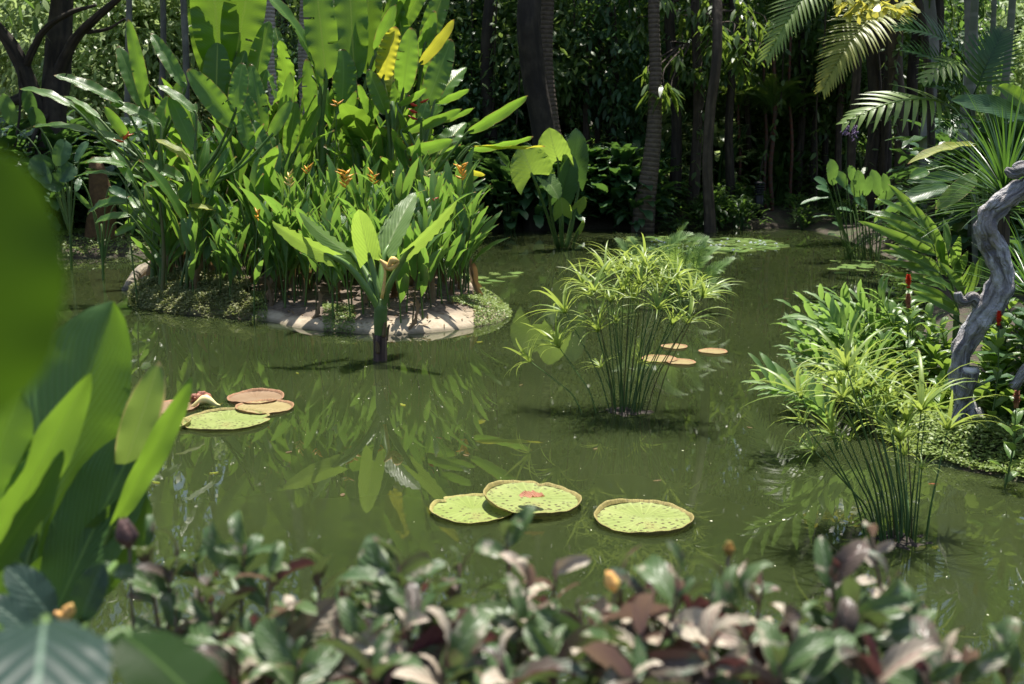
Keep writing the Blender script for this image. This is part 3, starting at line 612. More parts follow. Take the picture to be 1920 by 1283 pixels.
for q, (a, b, Y, w, tp) in enumerate([(1742, 1742, 27, 22, 4.6), (1812, 1812, 25, 24, 6.4)]):
    trunk('grey_trunk', ('pale grey trunk with a round knot behind the dark palm fronds', 'pale grey trunk behind the spiky plant')[q], 'tree', a, b, Y, w, 'bark_grey', tp+5, 'cane', 1.1, seed=60+q)

# gnarled dark tree at the left
r = thing('gnarled_tree', 'dark gnarled tree with low crooked branches beside the bright clearing', 'tree', (at(95, 300, 27).x, 27, .3)); mb = MB(); o = r.location
def pth(*l): return [at(a, b, Y) - Vector(o) for a, b, Y in l]
for pts, rad in [(pth((100, 470, 27), (92, 330, 27), (100, 210, 27), (112, 90, 27.2), (118, -60, 27.4)), [.42, .36, .34, .3, .24]),
                 (pth((95, 260, 27), (60, 170, 26.8), (25, 90, 26.6), (-30, 20, 26.4)), [.24, .2, .16, .12]),
                 (pth((105, 150, 27), (140, 75, 26.6), (190, 25, 26), (250, -25, 25.5)), [.16, .12, .09, .05]),
                 (pth((60, 170, 26.8), (20, 190, 26.5), (-40, 170, 26.2)), [.14, .1, .07]),
                 (pth((45, 130, 26.7), (80, 60, 26.3), (130, 25, 26), (180, 10, 25.8)), [.10, .08, .06, .03]),
                 (pth((150, 62, 26.5), (200, 55, 26.2), (235, 35, 26)), [.05, .04, .02]),
                 (pth((110, 200, 27), (70, 240, 26.4), (45, 330, 26.2), (30, 470, 26)), [.05, .045, .05, .06]),
                 (pth((30, 100, 26.6), (38, 200, 26.4), (20, 330, 26.3), (10, 480, 26.2)), [.03, .03, .04, .05])]:
    V, Fc, UV = tube_geo([p for p in pts], rad, 9, 6, .25, len(mb.v)); mb.add(V, Fc, UV)
mb.build('trunk', M['bark_dark'], r, (0, 0, 0))
cr = clump_crown(71, 120, 30, 4.2, .34, .13, .5, zs=.5, spread=1.2); obj('crown', cr.mesh('gnarled_crown', M['tree_leaf']), r, Matrix.Translation((-1.5, -.5, 8.1)))

# tree with drooping leaf sprays over the far water
r = thing('drooping_tree', 'tree with hanging sprays of long leaves catching light over the dark far bank', 'tree', (at(1300, 300, 34).x, 34, .4))
mb = MB(); o = Vector(r.location); tk = MB()
V, Fc, UV = tube_geo([(0, 0, -.3), (.1, 0, 3), (-.1, 0, 6.5), (0, 0, 10)], [.2, .15, .13, .1], 9, 5, .1, 3); tk.add(V, Fc, UV)
rs = np.random.RandomState(5); rr = random.Random(6)
sp_px = [(1215, 150, 29), (1222, 185, 28.5), (1245, 180, 28), (1262, 195, 28.5), (1268, 120, 30), (1235, 120, 31), (1330, 65, 28), (1350, 75, 28.5), (1375, 80, 29), (1338, 100, 28.5), (1385, 100, 29), (1390, 135, 29), (1375, 115, 30), (1300, 140, 31), (1310, 155, 31), (1420, 110, 31), (1405, 60, 31), (1290, 40, 31), (1250, 60, 32), (1350, 150, 32), (1330, 20, 30), (1390, 20, 30), (1200, 70, 32), (1440, 60, 32), (1280, 90, 33), (1410, 150, 33), (1240, 20, 31), (1310, 100, 33), (1360, 45, 33), (1180, 30, 33)]
for a, b, Y in sp_px + [(rr.uniform(1180, 1450), rr.uniform(-120, 90), rr.uniform(31, 35)) for _ in range(14)]:
    Y = 31.3+(Y-28)*.7; p = at(a, b-14, Y)-o; n_ = 16
    V, Fc, UV = tube_geo([p, p+Vector((rr.uniform(-.3, .3), rr.uniform(.3, .8), rr.uniform(.3, .6))), Vector((0, 0, max(p.z+.4, 5))) + (p-Vector((0, 0, p.z)))*.35], [.012, .02, .04], 4, 3); tk.add(V, Fc, UV)
    az = rs.uniform(0, 6.28, n_); D = np.column_stack([np.cos(az)*.75, np.sin(az)*.75, rs.uniform(-1.1, -.1, n_)])
    scatter_leaves(mb, np.tile(p, (n_, 1))+rs.normal(size=(n_, 3))*.12, D, np.column_stack([np.cos(az)*.6, np.sin(az)*.6, np.full(n_, .9)]), rs.uniform(.32, .55, n_), rs.uniform(.10, .15, n_), rs.uniform(0, 1, n_), .35)
tk.build('trunk', M['bark_brown'], r, (0, 0, 0)); mb.build('foliage', M['frond'], r, (0, 0, 0))

# dark shrubs of the far bank
def shrub_mesh(seed, n, h, rad, lL, lW, mat, prof='lance', droop=.7):
    rr = random.Random(seed); mb = MB()
    for k in range(n):
        a = rr.uniform(0, 6.28); t = rr.uniform(.1, 1)**.7; hz = h*t*rr.uniform(.8, 1.05); q = rad*math.sin(math.pi*min(1, .2+.75*t))*rr.uniform(.3, 1)
        P = Vector((math.cos(a)*q, math.sin(a)*q, hz)); d = Vector((math.cos(a), math.sin(a), rr.uniform(-.7, .8)))
        s = rr.uniform(.65, 1.2); G = leaf_geo(lL*s, lW*s, prof, 6, 2, droop, .2, .03, seed*91+k)
        mb.add(*G[:2], G[2], rr.random(), frame(P, d, Vector((math.cos(a)*-.3, math.sin(a)*-.3, 1))))
    st = MB()
    for k in range(max(4, n//9)):
        a = rr.uniform(0, 6.28); q = rad*rr.uniform(.2, .8)
        V, Fc, UV = tube_geo([(math.cos(a)*q*.15, math.sin(a)*q*.15, -.1), (math.cos(a)*q*.5, math.sin(a)*q*.5, h*.5), (math.cos(a)*q, math.sin(a)*q, h*.92)], [.022*h, .015*h, .005], 5, 3); st.add(V, Fc, UV)
    return mb.mesh('shrub_foliage', M[mat]), st.mesh('shrub_stem', M['stem_dark'])
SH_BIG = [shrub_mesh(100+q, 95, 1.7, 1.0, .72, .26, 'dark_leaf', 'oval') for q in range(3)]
SH_MID = [shrub_mesh(110+q, 150, 1.0, .8, .30, .10, 'tree_leaf') for q in range(3)]
SH_LIT = [shrub_mesh(120+q, 190, 1.3, .8, .22, .085, 'sunlit_tree', 'oval') for q in range(2)]
def shrub(kind, name, label, group, x, y, sc, rot, q):
    r = thing(name, label, 'shrub', (x, y, gz(x, y)-.05), group); r.scale = (sc,)*3; r.rotation_euler.z = rot
    obj('foliage', kind[q % len(kind)][0], r); obj('stem', kind[q % len(kind)][1], r); return r
rr = random.Random(88)
for q in range(30):
    Y = rr.uniform(31.5, 35.5); px = rr.uniform(860, 1200); x = at(px, 400, Y).x
    shrub(SH_BIG, 'broadleaf_shrub', 'dark broad-leaved shrub in the shade behind the elephant ear', 'dark broad-leaved shrubs behind the elephant ear', x, Y, rr.uniform(.75, 1.25), rr.uniform(0, 6.28), q)
for q in range(22):
    Y = rr.uniform(31.3, 36); px = rr.uniform(1190, 1640); x = at(px, 400, Y).x
    shrub(SH_MID, 'low_shrub', 'low dark shrub on the shaded bank under the trunks', 'low dark shrubs under the trunks', x, Y, rr.uniform(.6, 1.0), rr.uniform(0, 6.28), q)
for q, (px, Y, s) in enumerate([(1335, 30.9, .55), (1375, 31, .4), (1330, 31.2, .6)]):
    shrub(SH_LIT, 'small_shrub', 'small pale-leaved shrub at the foot of the brown trunk', 'small pale shrubs at the brown trunk', at(px, 400, Y).x, Y, s, q*2., q)
for q in range(48):
    Y = rr.uniform(37, 50); px = rr.uniform(900, 1800); x = at(px, 400, Y).x
    shrub(SH_LIT if q % 2 == 0 else SH_MID, 'understory_shrub', 'shrub deep in the wood behind the trunks', 'shrubs deep in the wood', x, Y, rr.uniform(1.0, 2.6), rr.uniform(0, 6.28), q)
for q in range(26):
    Y = rr.uniform(24.5, 30); px = rr.uniform(-60, 330); x = at(px, 400, Y).x
    if sdf([(x, Y)], POND)[0] < .6: Y += 4; x = at(px, 400, Y).x
    shrub(SH_BIG, 'broadleaf_shrub', 'dark broad-leaved shrub under the gnarled tree', 'dark broad-leaved shrubs under the gnarled tree', x, Y, rr.uniform(.8, 1.5), rr.uniform(0, 6.28), q)
for q in range(20):
    Y = rr.uniform(33, 36); px = rr.uniform(300, 900); x = at(px, 400, Y).x
    shrub(SH_BIG, 'broadleaf_shrub', 'dark broad-leaved shrub on the bank hidden behind the island plants', 'dark shrubs behind the island', x, Y, rr.uniform(1, 1.6), rr.uniform(0, 6.28), q)
for q in range(22):
    Y = rr.uniform(15, 29); px = rr.uniform(1700, 2050); x = at(px, 400, Y).x
    if sdf([(x, Y)], POND)[0] < .8: continue
    shrub(SH_BIG if q % 2 else SH_MID, 'bank_shrub', 'dark shrub on the bank behind the spiky plant', 'dark shrubs behind the spiky plant', x, Y, rr.uniform(1, 1.6), rr.uniform(0, 6.28), q)
# lianas hanging among the trunks
rr = random.Random(202)
for q, (px, Y) in enumerate([(905, 34.5), (960, 34), (1075, 35.5), (1165, 35), (1300, 33.5), (1420, 34.5), (1530, 34), (1615, 31.5), (1702, 30.5), (880, 36)]):
    p = at(px, 400, Y); p.z = gz(p.x, Y); r = thing('hanging_vine', 'thin dark vine hanging among the trunks of the far bank', 'vine', p, 'vines among the far trunks'); sw = rr.uniform(-1.2, 1.2)
    V, Fc, UV = tube_geo([(0, 0, -.1), (sw*.1, .1, 1.5), (sw*.55, .2, 3.4), (sw*.5+.1, .1, 5.5), (sw, 0, 9.5)], [.022, .028, .022, .03, .02], 6, 7, .3, q); mb = MB(); mb.add(V, Fc, UV); mb.build('stem', M['bark_brown'], r, (0, 0, 0))
    rs = np.random.RandomState(q); k = 70; t = rs.uniform(.1, 1, k)**1.0; P = np.column_stack([np.interp(t, [0, .15, .35, .6, 1], [0, sw*.1, sw*.55, sw*.5+.1, sw]), rs.normal(0, .08, k)+.1, t*9.5]); mb = MB()
    scatter_leaves(mb, P, rdir(rs, k)+np.array([0, -.2, -.5]), rdir(rs, k)*.5+np.array([0, -.3, .9]), rs.uniform(.14, .3, k), rs.uniform(.08, .16, k), rs.uniform(0, 1, k), .3); mb.build('foliage', M['far_leaf'], r, (0, 0, 0))
rr = random.Random(404)
for q in range(26):
    px, Y = (rr.uniform(1360, 1600), rr.uniform(30.8, 32.2)) if q < 14 else (rr.uniform(1640, 1790), rr.uniform(19, 28)); x = at(px, 400, Y).x
    if sdf([(x, Y)], POND)[0] < .15: Y = Y if q < 14 else Y+1.5; x += .0 if q < 14 else .6
    if sdf([(x, Y)], POND)[0] < .1: continue
    shrub(SH_MID, 'low_shrub', 'low dark shrub at the far water edge beside the water plants', 'low shrubs at the far water edge', x, Y, rr.uniform(.5, .85), rr.uniform(0, 6.28), q)
# planting of the right bank beyond the frame
rr = random.Random(303)
for q in range(26):
    x, Y = rr.uniform(4.4, 8.5), rr.uniform(7.9, 14)
    if sdf([(x, Y)], POND)[0] < .5 or px_of((x, Y, .9))[0] < 1960: continue
    shrub(SH_LIT if q % 2 else SH_BIG, 'bank_shrub', 'shrub on the right bank beyond the twisted trunk', 'shrubs beyond the twisted trunk', x, Y, rr.uniform(.55, .95), rr.uniform(0, 6.28), q)
# black bollard lamp
p = at(1425, 322, 33.5); p.z = gz(p.x, 33.5); hB = 66*mpp(p); wB = 20*mpp(p)
r = thing('bollard_lamp', 'short black louvred bollard lamp among the red canes', 'lamp', p)
def lathe(profile, sides=20):
    V, UV = [], []
    for a, z in profile:
        for s in range(sides): th = 6.283*s/sides; V.append((a*math.cos(th), a*math.sin(th), z)); UV.append((s/sides, z))
    return V, [(i_*sides+s, i_*sides+(s+1) % sides, (i_+1)*sides+(s+1) % sides, (i_+1)*sides+s) for i_ in range(len(profile)-1) for s in range(sides)], UV
mb = MB(); mb.add(*lathe([(wB*.001, 0), (wB*.42, 0), (wB*.42, hB*.62), (wB*.3, hB*.63), (.001, hB*.64)])); mb.build('post', M['black'], r, (0, 0, 0))
mb = MB()
for k in range(4): z = hB*(.66+.065*k); mb.add(*lathe([(wB*.001, z), (wB*.5, z), (wB*.5, z+.012), (wB*.3, z+hB*.055), (.001, z+hB*.057)]))
mb.build('louvre', M['black'], r, (0, 0, 0))
mb = MB(); z = hB*.93; mb.add(*lathe([(.001, z), (wB*.52, z), (wB*.52, z+hB*.03), (wB*.3, z+hB*.07), (.001, z+hB*.075)])); mb.build('cap', M['black'], r, (0, 0, 0))

# ------------------------------------------------------------------ island plants
HEL = [leaf_geo(1, .18, 'paddle', 10, 4, .55+.15*q, .3, .012, 200+q, curl=.15*q) for q in range(4)]
HEL_W = [leaf_geo(1, .23, 'paddle', 44, 6, .45+.2*q, .28, .015, 210+q, ruf=.06, tear=2) for q in range(4)]
LOW = [leaf_geo(1, .225, 'lance', 8, 2, .4+.2*q, .32, .01, 220+q) for q in range(4)]
BAN = [leaf_geo(1, .25, 'paddle', 56, 6, .4+.25*q, .22, .012, 230+q, ruf=.10, wk=4, tear=4) for q in range(3)]
def geo_mesh(G, name, mat): return MB().add(G[0], G[1], G[2], .3).mesh(name, M[mat])
LEAFM = {'hel': [geo_mesh(g, 'paddle_leaf', 'heli') for g in HEL], 'helw': [geo_mesh(g, 'wide_paddle_leaf', 'heli') for g in HEL_W],
         'low': [geo_mesh(g, 'narrow_leaf', 'heli_low') for g in LOW], 'ban': [geo_mesh(g, 'banana_leaf', 'banana') for g in BAN]}
DEADM = [geo_mesh(leaf_geo(1, .16, 'paddle', 14, 4, 1.4, .7, .03, 250+q, twist=1.2, ruf=.3), 'dead_leaf', 'dead_leaf') for q in range(2)]
def make_shoot(name, label, cat, group, kind, H, n, L, seed, stem_mat='stem', sr=.022, spread=.9, lean=(0, 0), low=.25, top_len=1.0, dead=False):
    """upright pseudostem with leaves alternating on two sides; every leaf a part"""
    rr = random.Random(seed); r = thing(name, label, cat, (0, 0, 0), group)
    sp = smooth_path([(0, 0, -.15), (lean[0]*.3, lean[1]*.3, H*.35), (lean[0], lean[1], H*.8)], 5)
    V, Fc, UV = tube_geo([(0, 0, -.15), (lean[0]*.3, lean[1]*.3, H*.35), (lean[0], lean[1], H*.8)], [sr, sr*.85, sr*.5], 6, 4)
    MB().add(V, Fc, UV).build('stem', M[stem_mat], r, (0, 0, 0))
    az = rr.uniform(0, 6.28)
    for k in range(n):
        t = low + (1-low)*k/max(1, n-1); p = sp[int(t*(len(sp)-1))]; a = az + (math.pi if k % 2 else 0)+rr.uniform(-.5, .5)
        el = math.radians(rr.uniform(38, 62) + 30*t**2)*(1.15-.3*spread); el = min(el, 1.5)
        d = Vector((math.cos(a)*math.cos(el), math.sin(a)*math.cos(el), math.sin(el))) + Vector((lean[0], lean[1], 0))*.25/max(H, .1)*2
        l = L*rr.uniform(.75, 1.15)*(.7+.5*math.sin(math.pi*min(1, t*.8+.15)))*top_len
        nrm = rot_about(Vector((-math.cos(a)*math.sin(el), -math.sin(a)*math.sin(el), math.cos(el))), d, rr.uniform(-.7, .7))
        pet = d.normalized()*l*.12
        if dead and k == 0: d = Vector((math.cos(a)*.35, math.sin(a)*.35, -1)); l *= .8
        m = frame(p+pet*.8, d, nrm) @ Matrix.Diagonal((l*rr.uniform(.85, 1.15), l, l, 1)); obj('leaf', DEADM[k % 2] if dead and k == 0 else LEAFM[kind][rr.randrange(len(LEAFM[kind]))], r, m)
    return r
def bracts(mb, p, rr, n=5, l=.085, up=.75):
    """a heliconia flower: a few pointed boat-shaped bracts fanning from the stalk"""
    az = rr.uniform(0, 6.28)
    for k in range(n):
        a = az+(math.pi if k % 2 else 0)+rr.uniform(-.8, .8); e = rr.uniform(.3, 1.35)*up
        d = Vector((math.cos(a)*math.cos(e), math.sin(a)*math.cos(e), math.sin(e))); q = p+Vector((0, 0, .028*k))
        V, Fc, UV = tube_geo([q, q+d*l*.4+Vector((0, 0, -.008)), q+d*l*rr.uniform(.8, 1.15)], [l*.06, l*.15, l*.01], 6, 3); mb.add(V, Fc, UV, rr.random())
# low heliconia shoots filling the front of the island
protos = [make_shoot('low_heliconia', 'slim low heliconia shoot with narrow upright leaves in the island thicket', 'plant', 'low heliconia shoots on the island', 'low', H, n, L, 300+q, ('stem', 'stem_brown', 'stem')[q % 3], .014, .75, (U(-.12, .12), U(-.12, .08)), .40, dead=q in (1, 3))
          for q, (H, n, L) in enumerate([(1.35, 8, .66), (1.6, 9, .72), (1.1, 7, .60), (1.75, 9, .78), (1.45, 10, .60), (.85, 6, .52)])]
protos2 = [make_shoot('paddle_heliconia', 'heliconia shoot with broad paddle leaves in the island thicket', 'plant', 'paddle leaved heliconia shoots on the island', 'hel', H, n, L, 340+q, ('stem_brown', 'stem')[q % 2], .026, .8, (U(-.3, .1), U(-.15, .1)), .3, dead=True)
           for q, (H, n, L) in enumerate([(1.9, 7, .95), (2.3, 7, 1.1), (1.6, 6, .85), (2.6, 8, 1.15)])]
used = set()
def put(pr, q, x, y, rot, sc, tilt=(0, 0)):
    o = pr[q]; p = (x, y, isl_h(x, y)-.02)
    if (id(pr), q) not in used:
        used.add((id(pr), q)); o.location = p; o.rotation_euler = (tilt[0], tilt[1], rot); o.scale = (sc,)*3; return o
    return dup(o, p, rot, sc, tilt=tilt)
rr = random.Random(41); pl = []; n_low = 0; tries = 0
while n_low < 185 and tries < 20000:
    tries += 1
    x, y = rr.uniform(ISL[:, 0].min(), ISL[:, 0].max()), rr.uniform(ISL[:, 1].min(), ISL[:, 1].max())
    d = -sdf([(x, y)], ISL)[0]
    if d < .24: continue
    X, Yp = px_of((x, y, .3))
    if X < 300 or X > 888: continue
    if X < 500 and rr.random() < .45: continue
    if X > 800 and d < .5: continue
    if any(math.hypot(x-a, y-b) < .15 for a, b in pl): continue
    front = y < IC[1]+.9
    if not front and rr.random() < .6: continue
    pl.append((x, y)); n_low += 1
    q = rr.choice([0, 1, 3, 4]) if y > IC[1]-1.0 else rr.choice([0, 1, 2, 4, 5, 2])
    put(protos, q, x, y, rr.uniform(0, 6.28), rr.uniform(.85, 1.15)*(1.0 if X > 480 else .9), (rr.uniform(-.08, .1), rr.uniform(-.12, .12)))
n2 = tries = 0
while n2 < 62 and tries < 20000:
    tries += 1
    x, y = rr.uniform(ISL[:, 0].min(), ISL[:, 0].max()), rr.uniform(ISL[:, 1].min(), ISL[:, 1].max())
    d = -sdf([(x, y)], ISL)[0]; X, Yp = px_of((x, y, .3))
    if d < .4 or X < 280 or X > 840 or (X > 560 and y < IC[1]+.4): continue
    if any(math.hypot(x-a, y-b) < .26 for a, b in pl): continue
    pl.append((x, y)); n2 += 1
    lean = max(-.42, -(470-X)/430*.34) if X < 470 else 0
    put(protos2, rr.randrange(4), x, y, rr.uniform(0, 6.28), rr.uniform(.85, 1.15), (rr.uniform(-.06, .06), lean+rr.uniform(-.1, .1)))

# individually placed shoots: leaf = (base px, tip px, width px, depth base, depth tip, roll degrees, arch)
def pix_leaf(root, x0, y0, x1, y1, w, Y0, Y1=None, roll=0, arch=.35, prof='paddle', mat='heli', fold=.28, ruf=.05, ns=14, na=4, lobe=0, wave=.012, seed=None, name='leaf', twist=0., curl=0., wk=3., stalk=None, stalk_r=.014, stalk_mat='stem', flip=False):
    Y1 = Y0 if Y1 is None else Y1
    a, b = at(x0, y0, Y0), at(x1, y1, Y1); d = b-a; c = (a+b)/2
    n_ = (CAM-c).normalized() + Vector((0, 0, .25)); n_ = rot_about(n_, d, math.radians(roll))
    if flip: n_ = -n_
    big = mat in ('banana', 'heli', 'yellow_leaf') and w > 26 and name == 'leaf'
    if big: ns, na = 56, 6
    G = leaf_geo(d.length, w*mpp(c), prof, ns, na, arch, fold, wave, seed if seed is not None else int(x0*7+y0*3+x1), lobe, twist, curl, wk, ruf, (int(w)//18+(3 if mat == 'yellow_leaf' else 0)) if big else 0)
    mb = MB(); mb.add(G[0], G[1], G[2], R.random(), frame(a, d, n_)); o = mb.build(name, M[mat], root)
    if stalk:
        V, Fc, UV = tube_geo(stalk+[a, a+d*.12], [stalk_r*1.25]*2+[stalk_r, stalk_r*.55], 7, 5); mb = MB(); mb.add(V, Fc, UV); mb.build('leaf_stalk', M[stalk_mat], root)
    return o
def tall_shoot(label, bx, Y, topy, leaves, name='tall_heliconia', sw=16, cat='plant', mat='heli', topx=None, stem_mat='stem'):
    g = at(bx, 520, Y); g.z = isl_h(g.x, Y); r = thing(name, label, cat, g); tp = at(topx if topx else bx, topy, Y)
    s = sw*mpp(g)/2; mid = g.lerp(tp, .5)+Vector((.05, 0, 0))
    V, Fc, UV = tube_geo([g-Vector((0, 0, .15)), mid, tp], [s, s*.85, s*.5], 8, 6); mb = MB(); mb.add(V, Fc, UV); mb.build('stem', M[stem_mat], r)
    for lf in leaves:
        x0, y0, x1, y1, w = lf[:5]; kw = dict(lf[5]) if len(lf) > 5 else {}
        dY = kw.pop('dy', R.uniform(-.35, .35)); dT = kw.pop('dt', R.uniform(-.3, .3)); m_ = kw.pop('mat', mat)
        a = at(x0, y0, Y+dY); f = min(1, max(.25, (a.z-g.z)/(tp.z-g.z)-.12)); s0 = (g.lerp(mid, f*2) if f < .5 else mid.lerp(tp, f*2-1))
        pix_leaf(r, x0, y0, x1, y1, w, Y+dY, Y+dY+dT, mat=m_, stalk=[g.lerp(tp, max(.12, f-.22)), (g.lerp(tp, f)).lerp(a, .55)+Vector((0, 0, -.10-.22*(a-g.lerp(tp, f)).length))], stalk_r=s*.32, **kw)
    return r
D = dict
tall_shoot('tallest heliconia, its three wide backlit leaves standing upright beside the pale palm trunk', 440, 19.4, 190, [
    (415, 140, 392, -110, 92, D(mat='banana', arch=.15, fold=.1)), (440, 120, 478, -90, 78, D(mat='banana', arch=.2, fold=.1, dy=.3)), (405, 195, 408, 80, 52, D(mat='banana', arch=.5)),
    (470, 170, 505, 40, 40, D(mat='banana')), (395, 150, 362, -20, 46, D(mat='banana', dy=.4)), (430, 185, 460, 95, 30), (470, 215, 500, 130, 24)], 'banana_plant', 26, 'banana plant', 'banana')
tall_shoot('heliconia whose long dark leaf arches over to the upper left of the clump', 600, 19.0, 170, [
    (600, 165, 470, -30, 36, D(arch=1.0, roll=50, mat='heli', dt=-.3)), (612, 150, 588, -70, 62, D(mat='banana', arch=.25)), (640, 200, 642, 92, 52, D(roll=25, arch=.5)), (588, 240, 575, 110, 30), (620, 250, 668, 170, 24, D(roll=40)), (575, 300, 545, 190, 34)], sw=20, mat='heli')
tall_shoot('heliconia with broad upright translucent leaves at the centre of the tall clump', 668, 19.6, 160, [
    (665, 150, 652, -90, 64, D(mat='banana', arch=.15)), (690, 140, 690, -70, 58, D(mat='banana', arch=.2, dy=.4)), (700, 110, 742, -40, 30, D(mat='banana', roll=40)), (640, 170, 625, 10, 40, D(dy=.5)), (660, 270, 630, 190, 26), (690, 230, 712, 140, 30, D(roll=30))], sw=20)
tall_shoot('heliconia with a torn yellow leaf above the red hanging flowers', 735, 18.6, 190, [
    (718, 150, 742, 50, 44, D(mat='yellow_leaf', ruf=.2, fold=.1)), (755, 175, 772, 52, 44, D(arch=.5)), (704, 98, 742, 8, 26), (800, 200, 846, 74, 46, D(fold=.15)), (785, 122, 852, 36, 24, D(mat='yellow_leaf', roll=35)),
    (735, 175, 735, 110, 34, D(mat='yellow_leaf', fold=.1)), (725, 215, 690, 130, 32), (745, 225, 740, 150, 34, D(roll=25))], sw=18)
tall_shoot('heliconia with long narrow leaves held out sideways over the water', 790, 18.0, 240, [
    (875, 250, 990, 179, 25, D(roll=35, arch=.2, fold=.45)), (872, 280, 1000, 256, 20, D(roll=60, arch=.25, fold=.5)), (885, 272, 1022, 274, 13, D(roll=78, arch=.15, mat='yellow_leaf')), (815, 192, 880, 167, 18, D(roll=50)), (752, 248, 866, 204, 22, D(roll=40)),
    (800, 232, 890, 202, 16, D(roll=55)), (745, 198, 800, 165, 16, D(roll=45)), (790, 225, 800, 192, 22, D(fold=.1)), (760, 285, 850, 262, 26, D(roll=30, arch=.8)), (865, 315, 910, 328, 14, D(roll=50, mat='yellow_leaf'))], sw=14)
tall_shoot('heliconia with two long leaves reaching the top of the frame', 765, 20.2, 200, [
    (748, 60, 805, -40, 34, D(mat='banana', arch=.3)), (795, 90, 838, -30, 42, D(mat='banana', arch=.2)), (775, 130, 815, 20, 34, D(roll=30)), (730, 70, 770, -60, 30), (800, 150, 825, 85, 30)], sw=18)
tall_shoot('heliconia at the left edge of the clump, two tall narrow leaves standing before the clearing', 285, 18.2, 230, [
    (276, 205, 240, 35, 27, D(arch=.2)), (273, 208, 221, 86, 34, D(arch=.3, fold=.2)), (348, 165, 283, 62, 29, D(arch=.3)), (315, 225, 340, 150, 24), (290, 260, 318, 180, 30)], 'leaning_heliconia', 14)
tall_shoot('heliconia leaning far out at the left with leaves almost level, one tip whitish', 300, 17.6, 260, [
    (232, 197, 101, 141, 31, D(roll=35, arch=.35, fold=.35)), (142, 205, 37, 167, 25, D(roll=40, arch=.6, fold=.3)), (302, 236, 206, 193, 30, D(roll=30, arch=.4)), (188, 225, 120, 180, 20, D(roll=45)), (205, 262, 138, 195, 24, D(roll=25)),
    (178, 252, 62, 238, 26, D(roll=50, arch=.5)), (240, 262, 195, 200, 22), (262, 285, 175, 245, 22, D(roll=30))], 'leaning_heliconia', 14)
tall_shoot('heliconia shoot with a bright yellow lit leaf in the left half of the clump', 360, 17.3, 290, [
    (368, 313, 292, 261, 22, D(mat='yellow_leaf', roll=35)), (345, 338, 246, 303, 36, D(roll=35)), (440, 238, 352, 130, 46, D(arch=.35)), (366, 285, 318, 180, 32), (470, 282, 448, 203, 32), (505, 258, 548, 188, 24), (368, 215, 295, 160, 26, D(roll=40)),
    (440, 212, 455, 118, 36), (335, 372, 270, 345, 28, D(roll=35)), (330, 385, 372, 335, 26)], 'leaning_heliconia', 14)
tall_shoot('heliconia shoot low at the left, leaning over the groundcover with drooping leaf tips', 300, 17.0, 380, [
    (240, 315, 160, 305, 24, D(roll=45, arch=.8)), (225, 330, 140, 332, 16, D(roll=50, arch=.6)), (240, 380, 165, 403, 28, D(roll=40, arch=.9)), (245, 405, 178, 418, 20, D(roll=35, arch=.7)), (250, 345, 210, 280, 20), (255, 420, 215, 440, 16)], 'leaning_heliconia', 9, stem_mat='stem_brown')
tall_shoot('heliconia with clustered mid green leaves in front of the pale palm trunk', 520, 18.4, 260, [
    (495, 250, 470, 120, 34), (520, 240, 545, 135, 26, D(roll=30)), (540, 290, 555, 190, 30), (505, 300, 470, 225, 34), (560, 270, 600, 195, 24, D(roll=40)), (530, 320, 500, 250, 28), (480, 235, 440, 160, 34, D(roll=20))], sw=14)
tall_shoot('short heliconia with a pair of level glowing leaves above the grassy edge of the island', 345, 16.9, 410, [
    (405, 395, 350, 388, 22, D(roll=50, mat='yellow_leaf')), (415, 408, 335, 420, 24, D(roll=40, mat='heli')), (330, 350, 270, 348, 24, D(roll=45)), (395, 370, 360, 330, 24)], 'leaning_heliconia', 9)
# random tall shoots behind them give the clump its depth
TALL = [make_shoot('tall_heliconia', 'tall heliconia shoot crowded at the back of the island clump', 'plant', 'tall heliconia shoots at the back of the island', 'helw' if q else 'ban', H, n, L, 380+q, 'stem', .045, .6, (U(-.2, .2), U(-.1, .2)), .35, dead=q > 1)
        for q, (H, n, L) in enumerate([(3.9, 6, 1.75), (3.3, 7, 1.5), (3.0, 7, 1.35), (3.6, 6, 1.6)])]
for q, (px, Y) in enumerate([(560, 20.4), (620, 20.7), (690, 20.8), (730, 20.4), (790, 20.5), (540, 19.5), (650, 20.1), (590, 19.9), (760, 19.8), (470, 19.6), (720, 19.4)]):
    p = at(px, 500, Y); put(TALL, q % 4, p.x, Y, U(0, 6.28), U(.85, 1.1), (U(-.05, .1), (px-600)/600*.18+U(-.05, .05)))

